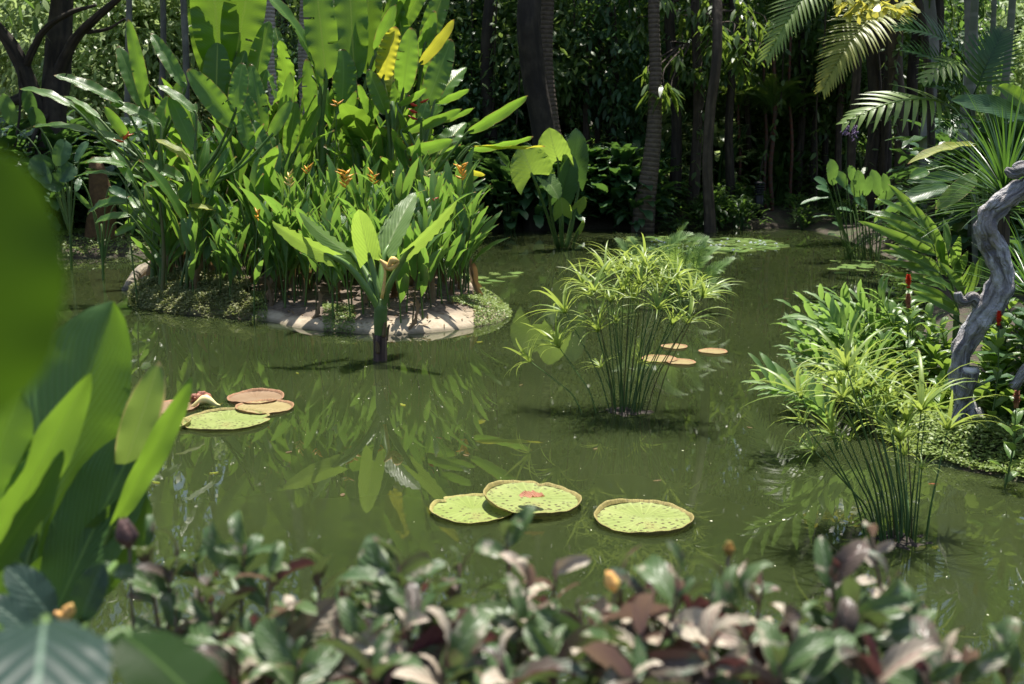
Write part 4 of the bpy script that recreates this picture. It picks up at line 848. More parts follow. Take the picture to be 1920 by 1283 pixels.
# flowering shoots: orange, yellow or red bracts at the places the photo shows them
def flower_shoot(px, py, Y, mat, label, n=5, l=.1, hang=False, cat='flower', group=None, leaves=3):
    t = at(px, py+14, Y); gx_ = t.x+U(-.15, .15); g = Vector((gx_, Y, isl_h(gx_, Y))); rr = random.Random(int(px*3+py)); r = thing('flowering_heliconia', label, cat, g, group)
    mb = MB(); V, Fc, UV = tube_geo([g-Vector((0, 0, .1)), g.lerp(t, .5)+Vector((U(-.04, .04), 0, 0)), t+Vector((0, 0, .03))], [.014, .011, .006], 6, 5); mb.add(V, Fc, UV); mb.build('stem', M['stem'], r)
    mb = MB()
    if hang:
        for k in range(7):
            p = t + Vector((.07*(1 if k % 2 else -1)*.4, 0, -.055*k)); s = 1 if k % 2 else -1
            V, Fc, UV = tube_geo([p, p+Vector((s*.07, -.02, .02)), p+Vector((s*.15, -.03, .065))], [.012, .028, .002], 6, 3); mb.add(V, Fc, UV, rr.random())
    else: bracts(mb, t, rr, n, l)
    mb.build('flower', M[mat], r)
    for k in range(leaves):
        f = rr.uniform(.3, .8); p = g.lerp(t, f); a = rr.uniform(0, 6.28); e = rr.uniform(.7, 1.3); d = Vector((math.cos(a)*math.cos(e), math.sin(a)*math.cos(e), math.sin(e))); ll = rr.uniform(.4, .6)
        G = leaf_geo(ll, ll*.2, 'lance', 8, 2, .6, .3, .01, k); m2 = MB(); m2.add(G[0], G[1], G[2], rr.random(), frame(p, d, (-d.x, -d.y, 1))); m2.build('leaf', M['heli_low'], r)
for px, py, Y, mat, lab, n_, l_ in [
    (232, 252, 17.2, 'red_orange', 'red orange heliconia flower on the leftmost side of the island clump', 5, .17), (543, 337, 16.0, 'yellow', 'pale yellow orange heliconia flower, leftmost of the row in front of the tall clump', 7, .13),
    (577, 312, 16.2, 'orange', 'small sparse orange heliconia flower just above and right of the pale yellow one', 4, .11), (649, 338, 15.7, 'orange', 'largest golden orange heliconia flower, at the middle of the row', 9, .15),
    (700, 331, 15.9, 'orange', 'golden heliconia flower right of the largest one', 6, .12), (866, 324, 16.4, 'orange', 'golden heliconia flower standing alone at the right end of the island', 9, .14),
    (483, 400, 15.6, 'orange', 'low orange heliconia flower beside the left leaf of the elephant ear', 6, .11), (802, 322, 16.5, 'cream', 'cream heliconia flower between the tall leaves at the right of the island', 5, .10),
    (738, 318, 16.6, 'cream', 'small cream heliconia flower above the elephant ear', 4, .09), (820, 334, 16.0, 'red_orange', 'small coral red bud near the right end of the island', 2, .11), (815, 362, 15.6, 'red', 'tiny red bud below the coral one', 2, .07)]:
    flower_shoot(px, py, Y, mat, lab, n_, l_)
flower_shoot(763, 255, 18.2, 'red', 'red hanging heliconia flower inside the tall clump', hang=True, leaves=0); flower_shoot(785, 172, 18.3, 'red', 'upper red hanging heliconia flower under the torn yellow leaf', hang=True, leaves=0)
flower_shoot(632, 185, 18.0, 'orange', 'small orange flower in the shade of the tall clump', 3, .13, leaves=0)

# grey driftwood root at the island's left end
r = thing('dead_root', 'weathered pale root lying at the left tip of the island', 'log', W(262, 533)); mb = MB()
V, Fc, UV = tube_geo([W(238, 545), W(262, 522)+Vector((0, 0, .12)), W(300, 512)+Vector((0, 0, .2)), W(345, 512)+Vector((0, 0, .22))], [.09, .11, .10, .05], 9, 6, .25, 4); mb.add(V, Fc, UV); mb.build('root', M['log'], r)
mb = MB(); V, Fc, UV = tube_geo([W(258, 545), W(272, 532)+Vector((0, 0, .06)), W(292, 525)+Vector((0, 0, .12))], [.06, .08, .05], 8, 5, .25, 9); mb.add(V, Fc, UV); mb.build('branch', M['log'], r)

# ------------------------------------------------------------------ the lone elephant ear standing in the water before the island
b = W(713, 676); Yb = b.y; r = thing('elephant_ear', 'elephant ear with five upright ribbed leaves standing alone in the water before the island', 'plant', b)
tp = at(714, 560, Yb); w_ = 25*mpp(b)/2
mb = MB(); V, Fc, UV = tube_geo([b-Vector((0, 0, .3)), b+Vector((0, 0, .05)), b.lerp(tp, .42)], [w_*1.12, w_*1.02, w_*.94], 14, 5, .10, 3); mb.add(V, Fc, UV); mb.build('trunk', solid_mat('fibrous_trunk', (.030, .018, .014), (.075, .045, .035), 5, .8, .6, stripes=(12, .6, (.16, .10, .08)), dist=.02), r)
mb = MB(); V, Fc, UV = tube_geo([b.lerp(tp, .34), b.lerp(tp, .6), b.lerp(tp, .86), tp], [w_*.90, w_*1.0, w_*.98, w_*.5], 14, 5, .05, 5); mb.add(V, Fc, UV); mb.build('leaf_sheath', M['stem'], r)
for q, (a, h, l) in enumerate([(2.6, .30, .10), (.4, .40, .13), (4.4, .22, .09), (5.4, .48, .12)]): # stubs of old leaf stalks on the trunk
    p0 = b.lerp(tp, h)+Vector((math.cos(a), math.sin(a), 0))*w_*.8; V, Fc, UV = tube_geo([p0-Vector((0, 0, .06)), p0+Vector((math.cos(a)*.02, math.sin(a)*.02, l*.4)), p0+Vector((math.cos(a)*.05, math.sin(a)*.05, l))], [w_*.4, w_*.3, w_*.12], 7, 4, .3, q); mb = MB(); mb.add(V, Fc, UV); mb.build('old_stalk', M['dead_leaf'], r)
def P_(x, y, dy=0): return at(x, y, Yb+dy)
for x0, y0, x1, y1, w, dy, kw, st in [
    (622, 480, 510, 417, 38, -.1, D(roll=-48, arch=.5, ruf=.22, fold=.2, Y1=Yb+.1), [(716, 590), (690, 545), (655, 500)]),
    (662, 480, 560, 397, 46, .35, D(roll=38, arch=.35, ruf=.16, fold=.25, Y1=Yb-.15, flip=True), [(715, 585), (700, 545), (685, 510)]),
    (694, 486, 672, 393, 50, .15, D(roll=0, arch=.35, ruf=.14, fold=.25, Y1=Yb-.3, flip=True), [(713, 585), (710, 550), (700, 510)]),
    (722, 474, 779, 361, 50, .3, D(roll=-18, arch=.3, ruf=.16, fold=.22, Y1=Yb+1.0, flip=False), [(714, 585), (714, 540), (716, 500)]),
    (765, 470, 857, 376, 30, -.05, D(roll=52, arch=.3, ruf=.2, fold=.35, Y1=Yb-.3), [(714, 590), (728, 540), (748, 500)])]:
    Y1 = kw.pop('Y1')
    pix_leaf(r, x0, y0, x1, y1, w, Yb+dy, Y1, prof='aroid', mat='aroid', ns=18, na=8, lobe=.16, wk=3.2, wave=.006, name='leaf', stalk=[P_(st[0][0], st[0][1]), P_(st[1][0], st[1][1], dy*.3-.03), P_(st[2][0], st[2][1], dy*.7)], stalk_r=w_*.42, stalk_mat='petiole', **kw)
mb = MB()
for pts, rad in (([P_(716, 560, -.1), P_(722, 510, -.12), P_(712, 487, -.12)], [.02, .016, .008]), ([P_(712, 487, -.12), P_(722, 496, -.12), P_(732, 503, -.12), P_(748, 492, -.12)], [.012, .03, .035, .012]), ([P_(728, 500, -.13), P_(738, 488, -.14), P_(748, 490, -.12)], [.02, .045, .01])):
    V, Fc, UV = tube_geo(pts, rad, 8, 5, .4, len(mb.v)); mb.add(V, Fc, UV, .4)
mb.build('wilted_flower', M['wilt'], r)

# ------------------------------------------------------------------ elephant ear at the far side
b = W(1053, 466); Yf = b.y; r = thing('elephant_ear', 'elephant ear with broad sunlit leaves standing in the far water before the dark bank', 'plant', b)
def Q(x, y, dy=0): return at(x, y, Yf+dy)
for x0, y0, x1, y1, w, dy, kw, st in [
    (998, 328, 975, 275, 84, -.5, D(roll=10, fold=.12, lobe=.35), [(1045, 465), (1025, 400), (1005, 345)]),
    (1046, 300, 1030, 240, 66, .1, D(roll=-25, fold=.2, lobe=.3), [(1052, 465), (1050, 400), (1048, 330)]),
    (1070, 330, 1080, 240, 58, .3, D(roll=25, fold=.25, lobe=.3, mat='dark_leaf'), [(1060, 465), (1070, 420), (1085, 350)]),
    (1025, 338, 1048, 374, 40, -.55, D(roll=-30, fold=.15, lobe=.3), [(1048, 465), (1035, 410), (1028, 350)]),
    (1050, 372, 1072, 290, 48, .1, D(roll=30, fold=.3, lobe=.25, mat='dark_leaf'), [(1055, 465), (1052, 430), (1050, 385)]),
    (1055, 404, 1052, 370, 36, -.3, D(roll=0, fold=.15, lobe=.25), [(1054, 465), (1054, 440), (1055, 415)]),
    (1080, 392, 1096, 368, 26, .0, D(roll=40, fold=.3, lobe=.25), [(1062, 465), (1072, 430), (1078, 400)]),
    (1083, 434, 1094, 412, 14, -.2, D(roll=50, fold=.3, lobe=.25), [(1074, 466), (1078, 450), (1082, 440)])]:
    m_ = kw.pop('mat', 'aroid'); pix_leaf(r, x0, y0, x1, y1, w, Yf+dy, Yf+dy-.15, prof='aroid', mat=m_, ns=14, na=8, wave=.008, ruf=.08, arch=.5, stalk=[Q(*st[0], 0), Q(*st[1], dy*.5), Q(*st[2], dy)], stalk_r=.028, stalk_mat='stem', **kw)

# ------------------------------------------------------------------ umbrella sedges
def umbel(mb, P, up, L, n, seed, droop=1.0, wd=.066):
    rr = random.Random(seed); up = Vector(up).normalized(); x = up.orthogonal().normalized(); y = up.cross(x)
    for k in range(n):
        a = 6.283*k/n+rr.uniform(-.25, .25); e = rr.uniform(.0, .8); l = L*rr.uniform(.75, 1.15)
        d = (x*math.cos(a)+y*math.sin(a))*math.cos(e)+up*math.sin(e); nn = up*math.cos(e)-(x*math.cos(a)+y*math.sin(a))*math.sin(e)
        G = leaf_geo(l, l*wd*rr.uniform(.8, 1.2), 'blade', 6, 2, droop*rr.uniform(.5, 1.3), .35, 0, k, curl=rr.uniform(0, .6)); mb.add(G[0], G[1], G[2], min(.99, max(0, rr.gauss(.5, .3))), frame(P, d, nn))
def sedge_clump(label, base, stems, seed):
    """stems: (foot px, top px, depth offset of the top, umbel length)"""
    r = thing('umbrella_sedge', label, 'plant', base); rr = random.Random(seed)
    for k, (fx, fy, tx, ty, dy, L) in enumerate(stems):
        f = W(fx, fy); t = at(tx, ty, f.y+dy); m_ = f.lerp(t, .5)+Vector((0, 0, .04*(t-f).length))*(1 if abs(tx-fx) > 40 else 0)
        V, Fc, UV = tube_geo([f-Vector((0, 0, .2)), f.lerp(m_, .5)*1.0, m_, t], [.0062, .006, .0052, .004], 5, 4); mb = MB(); mb.add(V, Fc, UV, rr.random()); s = mb.build('stem', M['stem_brown' if k % 6 == 5 else 'stem_dark'], r)
        mb = MB(); umbel(mb, t, (t-m_)+Vector((0, 0, .2*(t-m_).length)), L, rr.randint(11, 16), seed*50+k); mb.build('leaf_whorl', M['sedge'], s)
    V, UV = [], []; na, nr = 30, 7; q0 = [W(fx, fy) for fx, fy, *_ in stems]; c = sum(q0, Vector())/len(q0); sx = max(abs(p.x-c.x) for p in q0[5:])+.05; sy = max(abs(p.y-c.y) for p in q0[5:])+.05
    for q in range(nr+1):
        for t in range(na):
            a = 6.2832*t/na; e = q/nr; v = Vector((math.cos(a)*sx*e*(1+.25*math.sin(5*a+seed)), math.sin(a)*sy*e*(1+.2*math.sin(4*a)), 0)); V.append(c+v+Vector((0, 0, .030*(1-e**2)-.018+.035*mnoise.noise(v*14)))); UV.append((t/na, e))
    mb = MB(); mb.add(V, [(q*na+t, q*na+(t+1) % na, (q+1)*na+(t+1) % na, (q+1)*na+t) for q in range(nr) for t in range(na)], UV); mb.build('root_mat', M['bark_dark'], r)
    return r
def zz(l, ox, oy, k): return [(ox+a/k, oy+b_/k) for a, b_ in l]
ct = zz([(540, 560), (720, 665), (505, 755), (345, 832), (915, 490), (700, 440), (640, 400), (1110, 400), (1050, 540), (1130, 625), (1215, 620), (980, 290), (830, 340), (1000, 330), (1180, 470), (1240, 445), (760, 340), (900, 350), (950, 400), (1050, 430), (860, 450), (790, 500), (1150, 370), (1300, 470)], 880, 400, 2.983)
rr = random.Random(12); st = []
for q, (a, b_) in enumerate(ct):
    side = (a-1172)/180; fx = 1172+side*30+rr.uniform(-10, 10); fy = 774+rr.uniform(-8, 4)
    if q == 3: fx, fy = 1106, 775
    if q == 2: fx, fy = 1128, 776
    st.append((fx, fy, a, b_, rr.uniform(-.35, .5), .48 if q in (0, 1, 2, 4) else rr.uniform(.36, .47)))
for k in range(9):
    a = rr.gauss(1180, 58); b_ = rr.uniform(515, 690) if k % 3 else rr.uniform(490, 560); st.append((1172+(a-1172)*.3+rr.uniform(-10, 10), 772+rr.uniform(-9, 5), a, b_, rr.uniform(-.2, .6), rr.uniform(.14, .28)))
sedge_clump('umbrella sedge clump with arching whorls standing alone in the middle of the pond', W(1172, 775), st, 3)
ct = zz([(770, 275), (700, 215), (1060, 405), (1210, 515), (940, 575), (775, 425), (560, 545), (390, 475), (375, 325), (452, 632), (640, 170), (590, 260), (840, 300), (880, 390), (680, 350), (1065, 735), (820, 470), (980, 470), (700, 300), (620, 330)], 1380, 640, 3.0556)
st = []
for q, (a, b_) in enumerate(ct):
    fx = 1690+(a-1640)*.28+rr.uniform(-14, 14); fy = 1012+rr.uniform(-14, 16); st.append((fx, fy, a, b_, rr.uniform(-.3, .5), rr.uniform(.38, .5) if q not in (7, 9, 15) else .2))
for k in range(10):
    a = rr.gauss(1660, 52); b_ = rr.uniform(700, 860); st.append((1690+(a-1650)*.35+rr.uniform(-14, 14), 1008+rr.uniform(-14, 20), a, b_, rr.uniform(-.2, .5), rr.uniform(.10, .24)))
sedge_clump('umbrella sedge clump with yellowing whorls in the water beside the right bank', W(1690, 1010), st, 5)
# dragonflies resting on the stems
def dragonfly(px, py, Y, label, foot):
    p = at(px, py, Y); r = thing('dragonfly', label, 'dragonfly', p); mb = MB(); V, Fc, UV = tube_geo([p+Vector((-.005, .012, .004)), p+Vector((0, -.0, .004)), p+Vector((.008, -.03, .002))], [.003, .004, .0015], 6, 3); mb.add(V, Fc, UV); mb.build('body', M['insect'], r)
    for sx in (-1, 1):
        for dy in (0, .011):
            G = leaf_geo(.042, .011, 'strap', 5, 2, .2, .05, 0, 1); mb = MB(); mb.add(G[0], G[1], G[2], .4, frame(p+Vector((0, dy-.004, .006)), Vector((sx, .15-dy*20, -.06)), (0, 0, 1))); mb.build('wing', M['insect'], r)
f = W(1735, 1000); t = at(1752, 913, f.y); r = thing('sedge_stem', 'single bare stem beside the sedge clump with a dragonfly on its tip', 'plant', f)
mb = MB(); V, Fc, UV = tube_geo([f-Vector((0, 0, .1)), f.lerp(t, .5), t], [.006, .005, .003], 5, 4); mb.add(V, Fc, UV); mb.build('stem', M['stem_dark'], r)
dragonfly(1752, 909, f.y, 'brown dragonfly resting on the tip of the bare stem', None)

# feathery marsh plants behind the middle sedge
FE = [frond_geo(.62, 19, .021, .19, .9, .35, 30+q, .25).mesh('feathery_leaf', M['fern']) for q in range(2)]
r = thing('marsh_fern', 'feathery leaved water plant rising behind the middle sedge clump', 'plant', W(1262, 585)); fb = r.location.copy(); rr = random.Random(77)
fr_px = [(1185, 500, 1160, 468), (1255, 470, 1285, 440), (1290, 475, 1320, 452), (1305, 500, 1318, 468), (1270, 510, 1250, 462), (1330, 535, 1370, 500), (1300, 520, 1340, 490), (1285, 540, 1320, 520), (1240, 500, 1215, 470), (1310, 545, 1350, 560), (1260, 490, 1262, 445), (1280, 505, 1300, 470), (1225, 520, 1200, 490), (1320, 510, 1345, 520)]
for q, (a, b_, c, d_) in enumerate(fr_px*3):
    if q >= len(fr_px): a, b_, c, d_ = (v+rr.uniform(-22, 22) for v in (a, b_, c, d_))
    p = at(a, b_, fb.y+rr.uniform(-.3, .6)); t = at(c, d_, p.y-rr.uniform(-.1, .25)); f0 = fb+Vector((rr.uniform(-.3, .3), rr.uniform(-.15, .3), -.15))
    mb = MB(); V, Fc, UV = tube_geo([f0, f0.lerp(p, .6)+Vector((0, 0, .1)), p], [.009, .007, .005], 5, 4); mb.add(V, Fc, UV); s = mb.build('leaf_stalk', M['stem'], r)
    dd = (t-p)*1.0; o = obj('leaflets', FE[q % 2], s, Matrix.Translation(-fb) @ frame(p, dd + Vector((0, 0, .12)), (CAM-p).normalized()*.5+Vector((0, 0, .8))) @ Matrix.Scale(max(.42, dd.length/.62), 4))

# ------------------------------------------------------------------ giant water lily pads
def pad_mats():
    out = {}
    for nm, A, B, rim, dots in (('green', (.21, .27, .055), (.28, .34, .09), (.17, .15, .045), .55), ('spotted', (.22, .275, .07), (.30, .345, .11), (.17, .14, .045), .62), ('tan', (.31, .24, .10), (.38, .31, .14), (.20, .11, .05), .25), ('rust', (.25, .155, .085), (.31, .21, .125), (.19, .10, .05), .12)):
        m, nt, N, Lk = _mat('lily_pad_'+nm)
        n1 = noise_n(N, Lk, 3.5, 4); col = mix_c(N, Lk, maprange(N, Lk, n1, .35, .65), A, B)
        uv = N("ShaderNodeUVMap", uv_map="UVMap"); sp = N("ShaderNodeSeparateXYZ"); Lk(uv.outputs[0], sp.inputs[0])
        sv = math_n(N, Lk, 'SINE', math_n(N, Lk, 'MULTIPLY', sp.outputs[0], 6.283*26)); col = mix_c(N, Lk, maprange(N, Lk, sv, .8, 1, 0, .5), col, tuple(c*1.3 for c in B))
        tc = N("ShaderNodeTexCoord"); vo = N("ShaderNodeTexVoronoi"); vo.inputs['Scale'].default_value = 25; vo.inputs['Randomness'].default_value = 1; Lk(tc.outputs['Object'], vo.inputs['Vector'])
        dn = maprange(N, Lk, noise_n(N, Lk, 2.2, 2), .34, .50)
        d_ = math_n(N, Lk, 'MULTIPLY', maprange(N, Lk, vo.outputs[0], .24, .33, 1, 0), math_n(N, Lk, 'MULTIPLY', dn, dots*1.4), True); col = mix_c(N, Lk, d_, col, (.07, .045, .02))
        col = mix_c(N, Lk, maprange(N, Lk, noise_n(N, Lk, 2.6, 4), .60, .70, 0, .55), col, (.24, .17, .06))
        bs = N("ShaderNodeBsdfPrincipled"); Lk(col, bs.inputs['Base Color']); bs.inputs['Roughness'].default_value = .42
        bp = N("ShaderNodeBump"); bp.inputs['Strength'].default_value = .35; bp.inputs['Distance'].default_value = .01; Lk(math_n(N, Lk, 'ADD', n1, math_n(N, Lk, 'MULTIPLY', sv, .3)), bp.inputs['Height']); Lk(bp.outputs[0], bs.inputs['Normal'])
        tr = N("ShaderNodeBsdfTranslucent"); Lk(col, tr.inputs[0]); mx = N("ShaderNodeMixShader"); mx.inputs[0].default_value = .2; Lk(bs.outputs[0], mx.inputs[1]); Lk(tr.outputs[0], mx.inputs[2])
        Lk(mx.outputs[0], N("ShaderNodeOutputMaterial").inputs[0]); out[nm] = m
        out[nm+'_rim'] = solid_mat('lily_pad_rim_'+nm, rim, tuple(c*1.7 for c in rim), 30, .6, .5, stripes=(60, 3, tuple(c*2.3 for c in rim)))
    return out
PM = pad_mats()
def lily_pad(label, cx, cy, wpx, kind, rim=.05, tilt=(0, 0), seed=0, z=.012, notch=None, group=None):
    c = W(cx, cy, .02); rad = wpx*mpp(c)/2; r = thing('giant_lily_pad', label, 'lily pad', (c.x, c.y, z), group); r.rotation_euler = (tilt[0], tilt[1], 0)
    na, nr = 96, 10; V, UV, Fc = [], [], []
    def edge(th):
        e = rad*(1+.012*math.sin(3*th+seed)+.006*math.sin(5*th+seed*3)+.004*math.sin(11*th+seed*2))
        if notch is not None: dd = abs((th-notch+math.pi) % (2*math.pi)-math.pi); e *= 1-.16*math.exp(-(dd/.09)**2)
        return e
    for q in range(nr+1):
        for k in range(na):
            th = 2*math.pi*k/na; s = max(q/nr, .004); rr_ = edge(th)*s; V.append((rr_*math.cos(th), rr_*math.sin(th), .006*math.sin(th*26)*s*.3+.004*mnoise.noise(Vector((rr_*math.cos(th)*5, rr_*math.sin(th)*5, seed))) + (rim*.25 if q == nr else 0))); UV.append((k/na, s))
    Fc = [(q*na+k, q*na+(k+1) % na, (q+1)*na+(k+1) % na, (q+1)*na+k) for q in range(nr) for k in range(na)]
    mb = MB(); mb.add(V, Fc, UV); mb.build('pad_disc', PM[kind], r, (0, 0, 0))
    V, UV = [], []
    for q, (o_, z_) in enumerate(((.0, -.02), (.001, .25), (.005, .75), (.007, 1.0), (.003, 1.0), (.0, .8), (-.006, .27))):
        for k in range(na):
            th = 2*math.pi*k/na; hh = rim*(1+.35*math.sin(2*th+seed)+.22*math.sin(5*th+seed)+.08*math.sin(17*th)); e = edge(th)+o_*2.0; V.append((e*math.cos(th), e*math.sin(th), hh*z_)); UV.append((k/na*10, z_*.1))
    Fc = [(q*na+k, q*na+(k+1) % na, (q+1)*na+(k+1) % na, (q+1)*na+k) for q in range(6) for k in range(na)]
    mb = MB(); mb.add(V, Fc, UV); mb.build('rim', PM[kind+'_rim'], r, (0, 0, 0)); return r
lily_pad('plain green giant lily pad half under the pad that carries a red leaf', 886, 953, 156, 'green', .018, (0, 0), 1, notch=2.5)
lp = lily_pad('speckled giant lily pad with a curled red leaf on it, overlapping its neighbour', 997, 943, 178, 'spotted', .026, (.01, .075), 2, .05, notch=1.35)
lily_pad('speckled giant lily pad with high rim, rightmost of the three near ones', 1206, 970, 179, 'spotted', .026, (0, 0), 3)
lily_pad('large pale speckled lily pad with a nibbled edge, widest of the group at the left', 425, 787, 158, 'spotted', .018, (0, 0), 4, notch=.25)
lily_pad('reddish brown lily pad at the back of the group at the left', 480, 745, 100, 'rust', .022, (.03, 0), 5)
lily_pad('tan lily pad in front of the reddish one at the left', 496, 763, 103, 'tan', .018, (.0, .02), 6)
lily_pad('rusty lily pad half hidden behind the canna leaves', 322, 763, 96, 'rust', .025, (.02, 0), 7)
lily_pad('green lily pad with a raised rim behind the narrow canna leaf', 310, 796, 88, 'green', .03, (0, 0), 8)
for q, (a, b_, w, lab) in enumerate([(1237, 672, 64, 'tan lily pad right behind the stems of the middle sedge'), (1278, 678, 50, 'tan lily pad overlapping the one behind the sedge stems'), (1337, 658, 50, 'tan lily pad floating farthest right of the small tan ones'), (1264, 649, 46, 'small tan lily pad farthest back of the tan ones')]):
    lily_pad(lab, a, b_, w, 'tan', .008, (0, 0), 10+q)
# curled red leaf on the pad, rotting bud by the pads at the left
def curled(label, px, py, Y, Lw, ang, mat, z=.0):
    p = W(px, py, .13); r = MB(); G = leaf_geo(Lw[0], Lw[1], 'oval', 14, 6, -.5, .45, .03, 9, twist=.35, ruf=.10); r.add(G[0], G[1], G[2], .5, Matrix.Translation(p) @ Matrix.Rotation(ang, 4, 'Z'))
    o = r.build('fallen_leaf', M[mat], None, p); return tag(o, label, 'leaf')
curled('curled reddish dead leaf lying on the middle near lily pad', 1022, 931, 0, (.19, .12), math.radians(82), 'dry')
r = thing('rotting_flower', 'brown collapsed lily flower with a pale bent stalk between the lily pads', 'flower', W(376, 757)); p = r.location.copy(); mb = MB(); rr = random.Random(5)
for k in range(16):
    a = rr.uniform(0, 6.28); s = Vector((math.cos(a)*.07, math.sin(a)*.05, .02)); V, Fc, UV = tube_geo([p+s*.3, p+s+Vector((0, 0, rr.uniform(.03, .08))), p+s*1.7+Vector((0, 0, rr.uniform(-.01, .05)))], [.02, .03, .008], 6, 3, .3, k); mb.add(V, Fc, UV, rr.random())
mb.build('flower', M['maroon'], r); mb = MB(); q = W(383, 764)
V, Fc, UV = tube_geo([q+Vector((-.12, 0, .0)), q+Vector((-.05, 0, .05)), q+Vector((.03, -.02, .09)), q+Vector((.12, -.03, .04)), q+Vector((.17, -.04, .03))], [.02, .03, .045, .02, .006], 8, 4, .2, 3); mb.add(V, Fc, UV); mb.build('stalk', M['cream'], r)
# drifting single leaves
rr = random.Random(61)
for q, (a, b_) in enumerate([(410, 885), (548, 846), (868, 852), (905, 640), (1240, 900), (640, 930), (300, 905), (1480, 560), (1120, 840), (760, 760), (1400, 800), (980, 720), (560, 700), (1560, 1080)]):
    G = leaf_geo(rr.uniform(.05, .1), rr.uniform(.018, .035), 'oval', 6, 2, -.4, .2, .03, q); mb = MB(); p = W(a, b_, .006); mb.add(G[0], G[1], G[2], rr.random(), Matrix.Translation(p) @ Matrix.Rotation(rr.uniform(0, 6.28), 4, 'Z')); tag(mb.build('floating_leaf', M['dead_leaf'] if q % 3 else M['yellow_leaf'], None, p), 'single small dead leaf drifting on the open water', 'leaf', 'small leaves drifting on the water')
# small lily pads: far patch and two little patches
def small_pad_mesh(seed):
    rr = random.Random(seed); na = 22; V = [(0, 0, .004)]*na; cut = rr.uniform(0, 6.28)
    for q in (.5, 1):
        for k in range(na): th = cut+.18+(6.283-.36)*k/(na-1); V = V+[(math.cos(th)*q*(1+.04*math.sin(th*5)), math.sin(th)*q*(1+.04*math.sin(th*5)), .004+.05*q*q*rr.uniform(-.1, .8))]
    Fc = [(a*na+k, a*na+k+1, (a+1)*na+k+1, (a+1)*na+k) for a in range(2) for k in range(na-1)]
    mb = MB(); mb.add(V, Fc, [(.8, .3)]*len(V), rr.random()); return mb.mesh('small_pad', M['pad_small'])
SP = [small_pad_mesh(q) for q in range(4)]
def small_pads(n, x0, x1, y0, y1, s0, s1, label, group, seed, shape=None):
    rr = random.Random(seed); got = []; tries = 0
    while len(got) < n and tries < 6000:
        tries += 1; a, b_ = rr.uniform(x0, x1), rr.uniform(y0, y1)
        if shape and not shape(a, b_): continue
        p = W(a, b_, .004); s = rr.uniform(s0, s1)
        if any((p-q).length < (s+t)*.72 for q, t in got): continue
        got.append((p, s)); o = obj('lily_pad', SP[rr.randrange(4)]); o.location = p; o.scale = (s, s, s*.8); o.rotation_euler = (rr.uniform(-.06, .06), rr.uniform(-.06, .06), rr.uniform(0, 6.28)); tag(o, label, 'lily pad', group)
    return got
small_pads(190, 1178, 1470, 444, 476, .13, .27, 'small pale green lily pad in the far patch before the dark bank', 'small lily pads of the far patch', 3, lambda a, b_: ((a-1330)/140)**2+((b_-460)/14)**2 < 1 or (a < 1260 and b_ < 462))
small_pads(9, 1550, 1635, 488, 512, .12, .24, 'small lily pad floating under the broad-leaved water plants', 'lily pads under the broad-leaved water plants', 4)
small_pads(10, 868, 968, 512, 532, .10, .2, 'small lily pad floating by the right end of the island', 'lily pads by the right end of the island', 5)
FL = MB(); rr = random.Random(3)
for k in range(14):
    a = 6.283*k/14; e = .5 if k % 2 else 1.0; d = Vector((math.cos(a)*math.cos(e), math.sin(a)*math.cos(e), math.sin(e))); G = leaf_geo(.07, .026, 'oval', 4, 2, .4, .3, 0, k); FL.add(G[0], G[1], G[2], rr.random(), frame((0, 0, 0), d, (-d.x, -d.y, 1)))
flm = FL.mesh('lily_flower', M['white_petal'])
for k in range(46):
    while True:
        a, b_ = rr.uniform(1195, 1460), rr.uniform(448, 474)
        if ((a-1330)/135)**2+((b_-462)/13)**2 < 1: break
    o = obj('lily_flower', flm); o.location = W(a, b_-2, .05); s = rr.uniform(.45, .9); o.scale = (s,)*3; tag(o, 'tiny white lily flower standing over the far patch of small pads', 'flower', 'white lily flowers of the far patch')

# ------------------------------------------------------------------ right bank
def gp(px, Y): p = at(px, 500, Y); p.z = gz(p.x, p.y); return p
# twisted grey driftwood post
b = gp(1832, 9.0); Yd = 9.0; r = thing('dead_tree', 'twisted weathered grey tree trunk standing on the bank, bent over to the frame edge', 'dead tree', b)
tr_px = [(1838, 830, 31), (1820, 790, 25), (1806, 745, 22), (1800, 700, 23), (1806, 655, 25), (1830, 610, 28), (1862, 570, 32), (1880, 530, 31), (1872, 490, 27), (1856, 450, 24), (1848, 420, 25), (1866, 388, 26), (1900, 362, 25), (1945, 345, 24), (2010, 310, 20)]
pts = [at(a, b_, Yd + (.0 if b_ > 600 else -.06)) for a, b_, w in tr_px]; rad = [.76*w*mpp(p) for (a, b_, w), p in zip(tr_px, pts)]
mb = MB(); V, Fc, UV = tube_geo(pts, rad, 48, 12, .38, 2); V = np.array(V)
for q in range(len(V)): # gnarls and long furrows
    v = Vector(V[q]); V[q] += np.array(mnoise.noise_vector(v*9))*.020 + np.array(mnoise.noise_vector(v*19))*.011 + np.array(mnoise.noise_vector(Vector((v.x*30, v.y*30, v.z*7))))*.008
mb.add(V, Fc, UV); mb.build('trunk', M['drift'], r)
def limb(name, px_pts, mat='drift', wob=.3, sides=16, dy=0):
    P = [at(a, b_, Yd+dy+(c[0] if c else 0)) for a, b_, w, *c in px_pts]; mb = MB(); V, Fc, UV = tube_geo(P, [w*mpp(p) for (a, b_, w, *c), p in zip(px_pts, P)], sides, 6, wob, px_pts[0][0]); V = np.array(V)
    for q in range(len(V)): V[q] += np.array(mnoise.noise_vector(Vector(V[q])*12))*.010
    mb.add(V, Fc, UV); return mb.build(name, M[mat], r)
limb('branch_stub', [(1845, 592, 18), (1834, 570, 13), (1822, 558, 12), (1812, 565, 9), (1800, 562, 9), (1795, 549, 7)])
limb('branch_stub', [(1806, 742, 17, -.05), (1816, 715, 16, -.10), (1820, 694, 15, -.14)])
